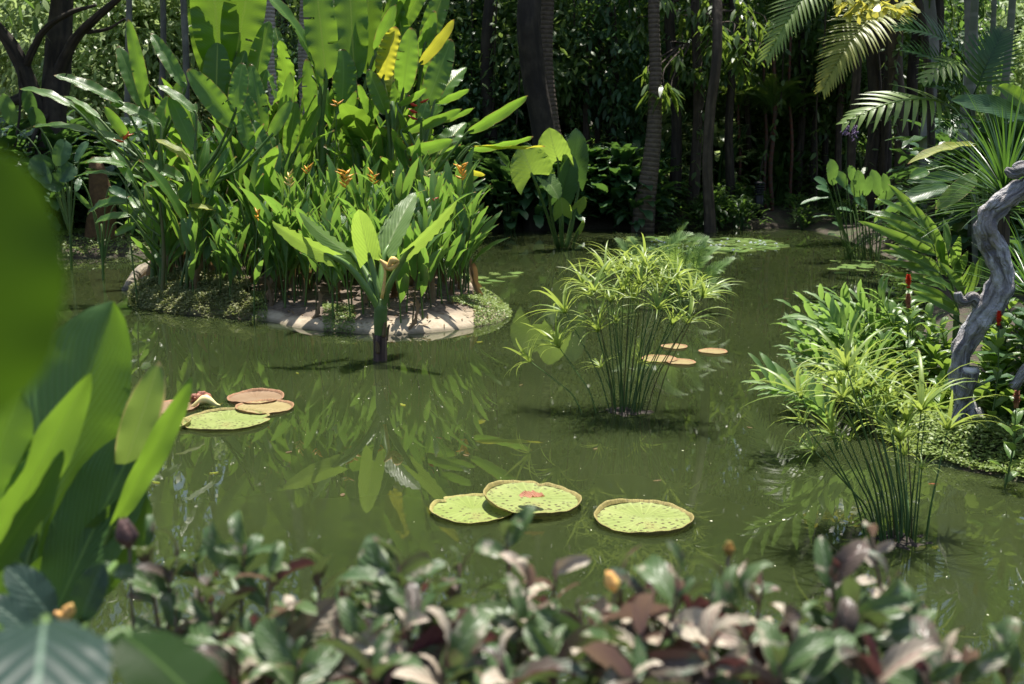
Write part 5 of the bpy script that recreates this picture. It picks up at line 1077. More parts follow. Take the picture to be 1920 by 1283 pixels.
P = at(1820, 692, Yd-.145); mb = MB(); V, Fc, UV = tube_geo([P-Vector((0, 0, .03)), P+Vector((0, 0, .006))], [.058, .055], 18, 2, .15, 2); mb.add(V, Fc, UV); mb.build('sawn_face', M['drift_cut'], r)
limb('branch', [(1862, 392, 14, -.08), (1895, 372, 13, -.1), (1925, 352, 13, -.1), (1960, 330, 10, -.1)])
limb('gnarled_knob', [(1886, 318, 5, -.1), (1900, 324, 10, -.1), (1918, 318, 14, -.1), (1945, 322, 12, -.1)], wob=.6)
limb('root', [(1806, 750, 12, -.03), (1790, 800, 10, -.1), (1778, 838, 8, -.16)]); limb('root', [(1824, 770, 15, -.05), (1842, 805, 14, -.14), (1858, 838, 11, -.2)])
b2 = at(1908, 780, 8.4); b2.z = gz(b2.x, 8.4); r = thing('driftwood_branch', 'small grey branch end poking in at the frame edge beside the twisted trunk', 'branch', b2)
limb('branch', [(1990, 640, 10), (1945, 672, 10), (1918, 700, 10), (1903, 722, 11), (1897, 729, 9)], dy=-.4)
# rocks at its foot
def rock(label, px, py, sx, sy, sz, seed):
    p = W(px, py, .14); p.z = gz(p.x, p.y)+sz*.3; mb = MB(); V, Fc, UV = [], [], []; na, nr = 28, 14
    for q in range(nr+1):
        for k in range(na):
            ph, th = math.pi*q/nr, 6.283*k/na; v = Vector((math.sin(ph)*math.cos(th), math.sin(ph)*math.sin(th), math.cos(ph)))
            s = 1+.28*mnoise.noise(v*1.3+Vector((seed, 0, 0)))+.10*mnoise.noise(v*4+Vector((seed, 2, 0))); V.append((v.x*sx*s, v.y*sy*s, v.z*sz*s)); UV.append((k/na, q/nr))
    Fc = [(q*na+k, q*na+(k+1) % na, (q+1)*na+(k+1) % na, (q+1)*na+k) for q in range(nr) for k in range(na)]
    mb.add(V, Fc, UV); o = mb.build('rock', M['rock'], None, (0, 0, 0)); o.location = p; tag(o, label, 'rock')
rock('pale rounded rock at the foot of the twisted trunk', 1815, 800, .14, .12, .10, 1)
rock('small grey stone beside the root of the twisted trunk', 1862, 806, .10, .08, .05, 4); rock('flat grey stone under the leaves by the frame edge', 1893, 812, .13, .09, .04, 7)

# shoots with leaves along an arching stem
def cane(name, label, cat, group, root, pts, n, L, Wd, prof, mat, seed, two=True, sr=.008, stem_mat='stem', ang=(.55, .95), droop=.6, t0=.15, spiral=2.4, top=None, fold=.3, wave=.02):
    rr = random.Random(seed); r = thing(name, label, cat, root, group); P = smooth_path(pts, 6)
    V, Fc, UV = tube_geo(pts, [sr, sr*.9, sr*.5], 6, 5); mb = MB(); mb.add(V, Fc, UV, rr.random()); mb.build('stem', M[stem_mat], r)
    mb = MB(); side0 = Vector((rr.uniform(-1, 1), rr.uniform(-1, 1), rr.uniform(-.2, .2)))
    for k in range(n):
        t = t0+(1-t0)*k/max(1, n-1); i_ = min(len(P)-2, int(t*(len(P)-1))); f = t*(len(P)-1)-i_; p = P[i_].lerp(P[i_+1], f); d = (P[i_+1]-P[i_]).normalized()
        s = side0-d*side0.dot(d); s.normalize(); b_ = d.cross(s)
        a = (0 if k % 2 else math.pi)+rr.uniform(-.25, .25) if two else k*spiral
        o = s*math.cos(a)+b_*math.sin(a); e = rr.uniform(*ang); dd = d*math.cos(e)+o*math.sin(e)
        up = Vector((0, 0, 1))*.75 + d*.5*(1-abs(d.z)) - o*.3
        l = L*rr.uniform(.8, 1.15)*(.55+.6*math.sin(math.pi*min(1, .2+.7*t)))
        G = leaf_geo(l, Wd*l/L*rr.uniform(.85, 1.15), prof, 7, 2, droop*rr.uniform(.5, 1.4), fold, wave, seed*13+k, curl=rr.uniform(0, .4)); mb.add(G[0], G[1], G[2], rr.random(), frame(p, dd, up))
    mb.build('foliage', M[mat], r)
    if top: top(r, P[-1], (P[-1]-P[-3]).normalized())
    return r
rr = random.Random(55)
def lean_cane(bx, by, tx, ty, Y, dY=0., **kw):
    g = gp(bx, Y); t = at(tx, ty, Y+dY); m_ = g.lerp(t, .5)+Vector((0, 0, .10*(t-g).length)) - Vector((t.x-g.x, t.y-g.y, 0))*.14
    return g, [g-Vector((0, 0, .1)), m_, t]
# light green ginger mass leaning out over the water to the left
gin = [(1475, 575), (1500, 565), (1530, 560), (1560, 552), (1468, 610), (1490, 620), (1475, 650), (1510, 600), (1545, 590), (1580, 575), (1600, 560), (1635, 548), (1505, 650), (1540, 640), (1560, 620), (1590, 610), (1620, 600), (1480, 672), (1520, 680), (1550, 690), (1580, 660), (1610, 650), (1640, 640), (1650, 590), (1420, 692), (1412, 712), (1440, 725), (1530, 610), (1570, 640), (1600, 690), (1630, 700), (1560, 720), (1595, 730), (1625, 740)]
for q, (a, b_) in enumerate(gin):
    Y = 9.5+(760-b_)/200*1.1+rr.uniform(-.2, .25); bx = 1655+(a-1540)*.3+rr.uniform(-22, 22)
    if b_ > 690 and a < 1450: Y = 8.9
    g, pts = lean_cane(bx, 0, a+12, b_+4, Y, rr.uniform(-.35, .2))
    g.z = max(g.z, .03)
    cane('ginger_shoot', 'light green ginger shoot arching out low over the water, lowest of its clump' if (b_ > 690 and a < 1450) else 'light green ginger shoot arching over the water from the right bank', 'plant', 'low ginger shoots over the water' if (b_ > 690 and a < 1450) else 'ginger shoots on the right bank', g, pts, 11, .32, .066, 'lance', 'bush', 600+q, True, .007, 'stem', (.45, .85), .5, .38)
# costus canes with glossy rounded leaves, some with red cones
def cone(mat='red', s=1.0):
    def f(r, p, d):
        mb = MB(); a = d.orthogonal().normalized(); b_ = d.cross(a)
        for k in range(34):
            t = k/34; th = k*2.4; rad = .022*s*math.sin(math.pi*(.18+.78*t)); q = p+d*(.11*s*t)+(a*math.cos(th)+b_*math.sin(th))*rad*.7; o = (a*math.cos(th)+b_*math.sin(th))*.6+d
            G = leaf_geo(.036*s, .03*s, 'oval', 4, 2, .9, .5, 0, k); mb.add(G[0], G[1], G[2], (k*.37) % 1, frame(q, o, -(a*math.cos(th)+b_*math.sin(th))+d*.4))
        V, Fc, UV = tube_geo([p, p+d*.10*s], [.018*s, .016*s, .008*s], 8, 3); mb.add(V, Fc, UV); mb.build('flower_cone', M[mat], r)
    return f
cos_px = [(1590, 640), (1620, 615), (1650, 600), (1680, 580), (1712, 575), (1740, 590), (1765, 610), (1600, 690), (1640, 670), (1670, 650), (1700, 640), (1730, 650), (1755, 660), (1775, 690), (1630, 720), (1665, 710), (1700, 700), (1735, 710), (1765, 730), (1650, 750), (1690, 750), (1725, 760), (1760, 770), (1700, 720), (1675, 690), (1720, 680), (1745, 625), (1685, 615), (1655, 640), (1775, 650)]
for q, (a, b_) in enumerate(cos_px):
    Y = 9.3+(780-b_)/200*1.2+rr.uniform(-.1, .3); g, pts = lean_cane(a+rr.uniform(-10, 35), 0, a, b_, Y, rr.uniform(-.2, .1))
    cane('costus_cane', 'leafy costus cane with glossy rounded leaves in the bush left of the twisted trunk', 'plant', 'costus canes left of the twisted trunk', g, pts, 14, .20, .09, 'oval', 'costus', 700+q, False, .007, 'stem', (.8, 1.25), .7, .25)
for lab, a, b_, c, mat, s, Y in [('costus cane with the tallest red cone, left of the twisted trunk', 1703, 540, 1703, 'red', .95, 9.9), ('costus cane with a dull red cone just below the tallest one', 1703, 578, 1706, 'maroon', 1.0, 9.6), ('costus cane with a bright red cone right of the twisted trunk', 1873, 610, 1880, 'red', .9, 8.7), ('costus cane with an orange red cone low at the frame edge', 1905, 765, 1915, 'maroon', 1.0, 7.9)]:
    g = gp(c, Y); t = at(a, b_, Y); cane('costus_cane', lab, 'plant', None, g, [g-Vector((0, 0, .1)), g.lerp(t, .5)+Vector((.03, 0, 0)), t], 12, .17, .08, 'oval', 'costus', 760+int(b_), False, .008, 'stem', (.8, 1.25), .7, .2, top=cone(mat, s))
cr_px = [(1850, 590), (1895, 570), (1915, 610), (1860, 640), (1905, 650), (1880, 665), (1925, 690), (1870, 700), (1850, 730), (1900, 740), (1925, 780), (1880, 760), (1850, 690), (1910, 830), (1935, 740), (1945, 640), (1870, 620), (1930, 560)]
for q, (a, b_) in enumerate(cr_px):
    Y = 8.3+(800-b_)/220*1.2+rr.uniform(-.1, .5); Y = max(Y, 8.85); g, pts = lean_cane(a+rr.uniform(-15, 30), 0, a, b_, Y, rr.uniform(-.15, .1))
    cane('costus_cane', 'dark green costus cane with rounded leaves between the twisted trunk and the frame edge', 'plant', 'costus canes right of the twisted trunk', g, pts, 11, .19, .092, 'oval', 'costus', 800+q, False, .008, 'stem_dark', (.8, 1.25), .7, .25)
for q, (a, b_, c, d_, w) in enumerate([(1808, 728, 1760, 745, 32), (1762, 700, 1800, 672, 26), (1745, 735, 1780, 752, 22), (1838, 742, 1795, 732, 24), (1850, 765, 1815, 748, 22), (1850, 745, 1890, 772, 26)]):
    pass
# long-leaved variegated ginger behind them
al = [[(1755, 468, 1650, 418), (1760, 480, 1605, 412), (1765, 500, 1650, 470), (1770, 515, 1655, 455), (1770, 530, 1640, 490), (1775, 545, 1650, 515), (1735, 430, 1640, 372), (1728, 420, 1665, 345), (1765, 480, 1700, 372), (1745, 445, 1610, 395), (1752, 458, 1640, 405)],
      [(1770, 480, 1768, 408), (1785, 500, 1800, 440), (1775, 520, 1750, 415), (1790, 520, 1815, 470), (1795, 540, 1780, 460), (1800, 540, 1825, 490), (1765, 510, 1735, 400), (1810, 555, 1840, 480)],
      [(1790, 575, 1690, 530), (1795, 590, 1680, 560), (1800, 590, 1710, 545), (1805, 560, 1760, 490), (1790, 560, 1730, 520)]]
for s_, (bx, tops) in enumerate(zip((1800, 1800, 1815), al)):
    Y = (11.6, 11.2, 10.8)[s_]; g = gp(bx, Y); r = thing('variegated_ginger', ('ginger with long streaked leaves fanning to the left over the water', 'ginger with upright streaked leaves just left of the twisted trunk', 'ginger with low dark glossy leaves behind the costus bush')[s_], 'plant', g)
    tp = at(tops[0][0]-10, min(t[1] for t in tops)+30, Y); mb = MB(); V, Fc, UV = tube_geo([g-Vector((0, 0, .1)), g.lerp(tp, .5)+Vector((.12, 0, .1)), tp], [.02, .016, .008], 7, 5); mb.add(V, Fc, UV); mb.build('stem', M['stem'], r)
    for q, (x0, y0, x1, y1) in enumerate(tops):
        pix_leaf(r, x0, y0, x1, y1, 21 if s_ else 20, Y+U(-.2, .2), Y+U(-.45, .15), roll=U(-10, 45), arch=U(.3, .8), prof='lance', mat='alpinia', fold=.35, ns=12, na=4, ruf=.05)
# dark spiky rosette
g = gp(1880, 11.0); r = thing('spiky_plant', 'big dark green rosette of narrow spiky leaves behind the twisted trunk', 'plant', g); c0 = at(1880, 400, 11.0)
mb = MB(); V, Fc, UV = tube_geo([g-Vector((0, 0, .1)), g.lerp(c0, .6), c0], [.10, .09, .07], 10, 5, .1, 1); mb.add(V, Fc, UV); mb.build('trunk', M['bark_brown'], r)
mb = MB(); rs_ = random.Random(9)
for k in range(150):
    a = k*2.399; e = math.asin(max(-.35, min(.99, -.3+1.3*(k/150)))); d = Vector((math.cos(a)*math.cos(e), math.sin(a)*math.cos(e)*.9, math.sin(e))); l = rs_.uniform(.85, 1.2)
    G = leaf_geo(l, .030, 'blade', 9, 2, .35+.5*(1-math.sin(e))*rs_.uniform(.2, 1), .4, 0, k); mb.add(G[0], G[1], G[2], rs_.random(), frame(c0+Vector((0, 0, .25*k/150)), d, (-d.x*d.z, -d.y*d.z, 1.05-d.z*d.z)))
mb.build('leaf_rosette', M['spiky'], r)
g = gp(1945, 9.8); r = thing('spiky_plant', 'lower spiky rosette at the frame edge behind the trunk, its thin leaves pointing up', 'plant', g); c0 = at(1935, 560, 9.8); mb = MB()
V, Fc, UV = tube_geo([g-Vector((0, 0, .1)), c0], [.05, .04], 8, 2); mb.add(V, Fc, UV); mb.build('trunk', M['bark_brown'], r); mb = MB()
for k in range(90):
    a = k*2.399; e = math.asin(max(-.1, min(.99, .0+1.0*(k/90)))); d = Vector((math.cos(a)*math.cos(e), math.sin(a)*math.cos(e), math.sin(e))); l = rs_.uniform(.6, .9)
    G = leaf_geo(l, .03, 'blade', 8, 2, .4, .4, 0, k); mb.add(G[0], G[1], G[2], rs_.random(), frame(c0, d, (-d.x*d.z, -d.y*d.z, 1.05-d.z*d.z)))
mb.build('leaf_rosette', M['spiky'], r)
# big loose leaves of bananas and cannas behind the spiky plant
def leafy(label, name, cat, bx, Y, mat, leaves, prof='paddle', sr=.03, stem_mat='stem'):
    g = gp(bx, Y); r = thing(name, label, cat, g); tp = at(bx, min(max(l[1] for l in leaves), 420), Y); mb = MB()
    V, Fc, UV = tube_geo([g-Vector((0, 0, .1)), g.lerp(tp, .5), tp], [sr, sr*.9, sr*.6], 8, 5); mb.add(V, Fc, UV); mb.build('stem', M[stem_mat], r)
    for lf in leaves:
        x0, y0, x1, y1, w = lf[:5]; kw = dict(lf[5]) if len(lf) > 5 else {}; a = at(x0, y0, Y); m_ = kw.pop('mat', mat)
        pix_leaf(r, x0, y0, x1, y1, w, Y, Y+kw.pop('dt', -.2), mat=m_, prof=prof, stalk=[g.lerp(tp, .6), tp.lerp(a, .5)], stalk_r=sr*.4, **kw)
    return r
leafy('banana plant with one huge dark blue green leaf held level above the spiky plant', 'banana_plant', 'banana plant', 1960, 13.0, 'dark_leaf', [(1945, 225, 1782, 188, 44, D(roll=20, arch=.4, fold=.2)), (1935, 210, 1872, 162, 40, D(mat='banana', roll=20)), (1960, 200, 1930, 120, 40, D(mat='banana'))])
leafy('heliconia with a long yellow green leaf arching left of the spiky plant', 'heliconia', 'plant', 1850, 13.2, 'banana', [(1830, 272, 1702, 308, 26, D(roll=40, arch=.6, fold=.35, mat='yellow_leaf')), (1800, 330, 1700, 340, 22, D(mat='dark_leaf')), (1780, 350, 1690, 380, 40, D(mat='dark_leaf', roll=20))])
leafy('heliconia with a pale hanging leaf lit from behind, half covered by the spikes', 'heliconia', 'plant', 1860, 12.4, 'canna_pale', [(1830, 328, 1754, 392, 34, D(roll=-15, arch=.5, fold=.15)), (1740, 320, 1705, 335, 22, D(mat='heli'))])
# dark palm fronds hanging in front of the wood
def frond_px(root, x0, y0, x1, y1, Y0, Y1, n, lw, ll, mat, seed, droop=.5, vs=.3, fish=False, arch=.7, up=(0, -.75, 1), name='frond'):
    a, b_ = at(x0, y0, Y0), at(x1, y1, Y1); d = b_-a; L = d.length
    mb = frond_geo(L, n, lw, ll, arch, droop, seed, vs, fish); o = mb.build(name, M[mat], root, (0, 0, 0))
    o.matrix_basis = Matrix.Translation(-Vector(root_loc(root))) @ frame(a, d, up); return o
g = gp(1835, 17); r = thing('understory_palm', 'small palm with dark pinnate fronds and one sunlit frond reaching left over the water', 'palm', g)
top = at(1820, 235, 17); mb = MB(); V, Fc, UV = tube_geo([g-Vector((0, 0, .1)), g.lerp(top, .5), top], [.05, .04, .03], 8, 4); mb.add(V, Fc, UV); mb.build('trunk', M['bark_green'], r)
frond_px(r, 1790, 205, 1588, 228, 17, 16.2, 13, .085, .62, 'frond_sunlit', 3, .45, -.35)
frond_px(r, 1815, 130, 1685, 55, 17.4, 17, 17, .06, .55, 'spiky', 4, .3, .2); frond_px(r, 1810, 190, 1700, 95, 17.2, 16.8, 16, .06, .5, 'spiky', 5, .3, .2)
frond_px(r, 1820, 215, 1740, 160, 17, 16.6, 16, .06, .5, 'spiky', 6, .3, .2); frond_px(r, 1820, 225, 1770, 240, 17, 16.4, 14, .06, .45, 'spiky', 7, .4, .2); frond_px(r, 1825, 180, 1880, 60, 17, 17.2, 16, .06, .5, 'spiky', 8, .3, .2)
frond_px(r, 1805, 120, 1735, 150, 17.0, 16.5, 8, .09, .42, 'frond_sunlit', 9, .4, -.2)
g = gp(1640, 32); r = thing('overhanging_palm', 'palm with one sunlit pale green and one yellow frond drooping in at the top', 'palm', g)
top = at(1660, -120, 31.2); mb = MB(); V, Fc, UV = tube_geo([g-Vector((0, 0, .1)), g.lerp(top, .5)+Vector((.2, 0, 0)), top], [.13, .11, .10], 10, 5); mb.add(V, Fc, UV); mb.build('trunk', M['bark_dark'], r)
frond_px(r, 1640, -80, 1440, 105, 31, 28.5, 36, .085, 1.15, 'frond_sunlit', 11, .5, .05, arch=1.1); frond_px(r, 1680, 20, 1545, 165, 30.5, 28.6, 34, .09, 1.05, 'frond_yellow', 12, .5, .05, arch=1.1)
frond_px(r, 1680, -80, 1780, 60, 32, 33, 30, .07, .95, 'frond', 14, .5, .1, arch=1.0); frond_px(r, 1690, -60, 1700, 120, 32, 33.4, 28, .07, .9, 'frond', 15, .5, .1, arch=1.0)
g = gp(1745, 24); r = thing('fishtail_tree', 'tree with pale yellow green jagged leaves hanging in at the top edge', 'tree', g); top = at(1690, -110, 23); mb = MB(); V, Fc, UV = tube_geo([g-Vector((0, 0, .1)), g.lerp(top, .6)+Vector((.3, 0, 0)), top, at(1600, -60, 22.5)], [.09, .08, .06, .03], 9, 5); mb.add(V, Fc, UV); mb.build('trunk', M['bark_dark'], r)
mb = MB(); rs = np.random.RandomState(8); pp = [(1590, 2), (1605, 15), (1620, 20), (1580, -10), (1600, -20), (1640, 5), (1655, 10), (1670, 5), (1690, 15), (1700, 5), (1570, -30), (1630, -25), (1660, -30), (1615, 0)]
for a, b_ in pp:
    p = np.array(at(a, b_, 22.5+rs.uniform(-.5, .5))); n_ = 9; az = rs.uniform(0, 6.28, n_); Dv = np.column_stack([np.cos(az)*.8, np.sin(az)*.8, rs.uniform(-.9, .2, n_)])
    scatter_leaves(mb, np.tile(p, (n_, 1))+rs.normal(size=(n_, 3))*.06, Dv, np.column_stack([rs.normal(size=n_)*.4, rs.normal(size=n_)*.4-.3, np.full(n_, 1.)]), rs.uniform(.16, .32, n_), rs.uniform(.09, .16, n_), rs.uniform(0, 1, n_), .3, ((0, .15), (.5, .7), (.85, 1), (1, .7)))
mb.build('foliage', M['frond_yellow'], r)
# broad-leaved water plants (paddle leaves on thin stalks, violet flower heads)
b = W(1618, 486); r = thing('water_canna', 'blue green paddle leaves on thin stalks in the far water, violet flowers above', 'plant', b); Yt = b.y; rr = random.Random(21)
th = [(1560, 372, 1500, 384, 20, 60), (1572, 408, 1523, 408, 14, 70), (1552, 350, 1526, 335, 20, 35), (1568, 345, 1555, 320, 26, 10), (1588, 350, 1562, 322, 24, 20), (1612, 362, 1608, 318, 22, 10), (1622, 368, 1632, 328, 18, 10), (1650, 368, 1634, 318, 24, 10), (1662, 362, 1656, 325, 18, 20), (1600, 365, 1578, 345, 18, 35), (1625, 380, 1582, 352, 18, 40), (1555, 360, 1530, 352, 18, 40), (1640, 385, 1680, 350, 20, 30), (1600, 398, 1570, 392, 16, 50), (1625, 390, 1600, 372, 18, 30), (1575, 445, 1552, 440, 16, 65), (1610, 372, 1598, 335, 20, 10), (1560, 340, 1556, 298, 26, 30), (1600, 340, 1592, 310, 18, 20), (1660, 400, 1690, 380, 18, 40), (1582, 430, 1560, 418, 14, 50), (1640, 420, 1660, 392, 18, 30)]
for q, (x0, y0, x1, y1, w, roll) in enumerate(th):
    dy = rr.uniform(-.5, .6); f = W(1618+(x0-1600)*.55+rr.uniform(-8, 8), 486); a = at(x0, y0, Yt+dy)
    pix_leaf(r, x0, y0, x1, y1, w, Yt+dy, Yt+dy-.15, roll=roll, prof='oval', mat='thalia', arch=.45, fold=.2, stalk=[f-Vector((0, 0, .2)), f.lerp(a, .5)], stalk_r=.010, stalk_mat='stem', ns=10)
for q in range(10):
    f = W(1600+rr.uniform(-30, 60), 486+rr.uniform(-3, 4)); t = at(1600+rr.uniform(-40, 70), rr.uniform(395, 440), f.y); mb = MB(); V, Fc, UV = tube_geo([f-Vector((0, 0, .1)), t], [.009, .006], 5, 2); mb.add(V, Fc, UV, .4); mb.build('stem', M['stem'], r)
for (x0, y0), (x1, y1) in (((1588, 420), (1586, 240)), ((1630, 420), (1600, 245))):
    a, t = at(x0, 480, Yt-.2), at(x1, y1, Yt-.3); mb = MB(); V, Fc, UV = tube_geo([a, at((x0*2+x1)/3, (480*2+y1)/3-6, Yt-.25), at((x0+x1*2)/3+(6 if x0 > 1600 else 0), (480+2*y1)/3-10, Yt-.28), t], [.008, .006, .004], 5, 5); mb.add(V, Fc, UV); s = mb.build('flower_stem', M['stem'], r); mb = MB()
    for k in range(26):
        p = t+Vector((rr.gauss(0, .045), rr.gauss(0, .03), rr.gauss(-.02, .07))); V, Fc, UV = tube_geo([p, p+Vector((rr.uniform(-.03, .03), 0, -.02)), p+Vector((rr.uniform(-.04, .04), 0, -.06))], [.006, .016, .004], 5, 2); mb.add(V, Fc, UV, rr.random())
    mb.build('flower', M['purple'], s)
# left bank bits: tan tree stump among the dark plants, dark pale-backed leaves
g = Vector((at(187, 400, 25.5).x, 25.5, 0)); g.z = gz(g.x, g.y); r = thing('tree_stump', 'stout orange tan stump in the shade behind the left bank', 'stump', g); mb = MB(); s = mpp(g)
V, Fc, UV = tube_geo([g-Vector((0, 0, .2)), g+Vector((0, 0, .3)), g+Vector((.05, 0, .9)), g+Vector((.0, 0, 1.55)), g+Vector((-.1, .1, 1.8))], [32*s, 26*s, 22*s, 16*s, 5*s], 14, 6, .35, 6); mb.add(V, Fc, UV); mb.build('trunk', M['tan_bark'], r)
def dark_plant(label, bx, Y, leaves, mat='dark_leaf'): return leafy(label, 'broadleaf_plant', 'plant', bx, Y, mat, leaves)
dark_plant('plant with a pale backed oval leaf hanging in the shade at the left', 130, 22, [(122, 262, 105, 312, 34, D(roll=-20, mat='thalia')), (165, 265, 142, 305, 18, D(mat='thalia', roll=30)), (100, 320, 55, 300, 40), (120, 350, 75, 335, 36), (140, 310, 110, 340, 34), (60, 300, 95, 345, 36, D(roll=20)), (25, 235, 5, 175, 28, D(mat='thalia')), (60, 215, 48, 165, 26), (75, 240, 60, 200, 30)])
dark_plant('plant with a bowed light leaf low on the left bank', 190, 20.5, [(205, 352, 245, 372, 18), (150, 335, 142, 360, 12, D(mat='thalia')), (170, 392, 140, 360, 10, D(mat='thalia')), (225, 380, 262, 402, 22, D(roll=30, mat='heli')), (235, 425, 262, 408, 16, D(mat='heli'))])

# ------------------------------------------------------------------ plants in front of the camera
def near_plant(label, name, cat, bx, by, Y, leaves, mat, prof='lance', stem_mat='stem', sr=.014, group=None):
    """leaf: base px, tip px, width px, depth offset, options"""
    g = at(bx, by, Y); g.z = gz(g.x, g.y); r = thing(name, label, cat, g, group)
    tp = at(bx, by, Y); mb = MB(); V, Fc, UV = tube_geo([g-Vector((0, 0, .05)), g.lerp(tp, .5)+Vector((.01, 0, 0)), tp], [sr, sr*.9, sr*.7], 8, 5); mb.add(V, Fc, UV); mb.build('stem', M[stem_mat], r)
    for x0, y0, x1, y1, w, dy, *kw in leaves:
        kw = dict(kw[0]) if kw else {}; m_ = kw.pop('mat', mat); dt = kw.pop('dt', 0.); a = at(x0, y0, Y+dy); pr = kw.pop('prof', prof)
        st = [tp.lerp(g, .15), tp.lerp(a, .5)] if (a-tp).length > .05 else None
        pix_leaf(r, x0, y0, x1, y1, w, Y+dy, Y+dy+dt, mat=m_, prof=pr, ns=20, na=8, stalk=st, stalk_r=sr*.45, stalk_mat=stem_mat, **kw)
    return r
near_plant('large canna with one huge leaf, half silvery and half glowing green', 'canna', 'canna', 20, 1260, 2.55, [
    (50, 1060, 212, 566, 240, .05, D(roll=14, arch=.22, fold=.6, prof='canna', dt=.22, flip=True)), (-50, 1090, 170, 698, 84, -.12, D(roll=24, arch=.2, fold=.25, dt=-.05, mat='canna_mid')), (-70, 980, 40, 735, 110, -.2, D(roll=20, fold=.25, prof='canna')),
    (-60, 1120, 118, 845, 62, -.2, D(roll=50, arch=.3, fold=.35)), (-20, 1180, 75, 850, 120, .12, D(roll=-20, prof='canna'))], 'canna', 'canna')
near_plant('canna with a pale yellow edged leaf leaning over the lily pads', 'canna', 'canna', 120, 1270, 2.7, [
    (222, 910, 299, 678, 68, .1, D(mat='canna_pale', roll=10, arch=.3, fold=.2)), (205, 1000, 360, 708, 50, -.02, D(roll=24, arch=.18, fold=.3, mat='canna_mid')), (85, 1190, 270, 800, 150, -.1, D(roll=-5, arch=.25, fold=.4, prof='canna', dt=.25)), (150, 980, 232, 775, 60, .2, D(mat='canna_pale', roll=20)),
    (130, 1120, 275, 925, 120, .05, D(roll=15, mat='canna', prof='paddle')), (30, 1250, 150, 1000, 150, .1, D(roll=-10, prof='paddle'))], 'canna', 'canna')
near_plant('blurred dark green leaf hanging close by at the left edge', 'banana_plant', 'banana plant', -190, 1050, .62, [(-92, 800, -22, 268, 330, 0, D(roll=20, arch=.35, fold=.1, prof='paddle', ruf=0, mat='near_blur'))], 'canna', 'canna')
near_plant('low plant with two small blue green leaves and a yellow flower below the cannas', 'blue_green_plant', 'plant', 128, 1190, 1.75, [(100, 1165, 12, 1062, 74, 0, D(roll=15, arch=.5, fold=.15, prof='oval')), (152, 1165, 196, 1055, 66, .05, D(roll=-15, arch=.4, fold=.25, prof='oval')), (60, 1190, -30, 1120, 60, -.05, D(prof='oval', roll=20)), (215, 1060, 150, 1085, 30, .2, D(mat='canna', roll=30))], 'near_dark', 'oval')
r = thing('yellow_flower', 'small yellow cupped flower below the canna leaves', 'flower', at(128, 1160, 1.68)); mb = MB(); p0 = at(124, 1165, 1.68)
for k, (dx, dz, rr_) in enumerate([(.012, .034, .011), (-.010, .020, .007)]):
    V, Fc, UV = tube_geo([p0, p0+Vector((dx*.6, -.005, dz*.6)), p0+Vector((dx*1.3, -.01, dz))], [.005, rr_, .003], 8, 4); mb.add(V, Fc, UV, k*.2)
mb.build('flower', M['peach'], r); V, Fc, UV = tube_geo([p0-Vector((0, 0, .25)), p0], [.004, .004], 6, 2); mb = MB(); mb.add(V, Fc, UV); mb.build('stem', M['stem'], r)
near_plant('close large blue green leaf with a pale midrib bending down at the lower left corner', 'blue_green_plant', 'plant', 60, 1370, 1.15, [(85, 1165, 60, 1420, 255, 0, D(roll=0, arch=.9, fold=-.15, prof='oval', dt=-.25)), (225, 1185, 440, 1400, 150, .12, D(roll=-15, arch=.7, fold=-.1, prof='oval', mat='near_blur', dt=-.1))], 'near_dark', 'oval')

# low shrubs with mottled purple, cream and grey green leaves
def mottled(px, py, Y, n, L, seed, main, label, low=140, dirx=0):
    """a leafy branch whose tip is near (px, py)"""
    rr = random.Random(seed); t = at(px, py+22, Y); bx = px+rr.uniform(-50, 50); g = at(bx, py, Y); g.z = gz(g.x, Y)
    r = thing('mottled_shrub', label, 'shrub', g); b_ = at(bx+(px-bx)*.2, py+low*1.9, Y); P = smooth_path([g, b_, t], 8); mb = MB()
    V, Fc, UV = tube_geo([g-Vector((0, 0, .05)), b_, t], [.008, .006, .0028], 6, 8); mb.add(V, Fc, UV); mb.build('stem', M['woody'], r)
    az = rr.uniform(0, 6.28); mats = {'g': ['mottled', 'mottled', 'mottled', 'mottled'], 'p': ['mottled_pink', 'mottled_dark', 'mottled_pink', 'mottled', ], 'd': ['mottled_dark', 'mottled', 'mottled', 'mottled'], 'm': ['mottled', 'mottled_pink', 'mottled', 'mottled_dark']}[main]
    s = mpp(t); span = low*s
    for k in range(n):
        f = k/(n-1); p = t + (b_-t).normalized()*span*f*1.3; a = az+k*1.75+rr.uniform(-.4, .4); e = .95-.95*f**.6+rr.uniform(-.55, .35)
        if f > .15 and rr.random() < .22: e -= rr.uniform(.5, 1.2)
        d = Vector((math.cos(a)*math.cos(e)+dirx, math.sin(a)*math.cos(e)*.75, math.sin(e))); l = 1.15*L*rr.uniform(.5, 1.45)*(.6+.45*min(1, f*2.5))
        nn = rot_about(Vector((-math.cos(a)*math.sin(e), -math.sin(a)*math.sin(e), math.cos(e)+.15)), d, rr.uniform(-1.2, 1.2))
        G = leaf_geo(l, l*rr.uniform(.32, .50), 'oval', 10, 4, rr.uniform(.5, 1.5), rr.uniform(.2, .62), .018, seed*31+k, twist=rr.uniform(-.5, .5), ruf=.10, curl=rr.uniform(-.2, .9), wk=1.6)
        m2 = MB(); m2.add(G[0], G[1], G[2], rr.random(), frame(p, d, nn)); m2.build('leaf', M[mats[rr.randrange(4)]], r)
    return r
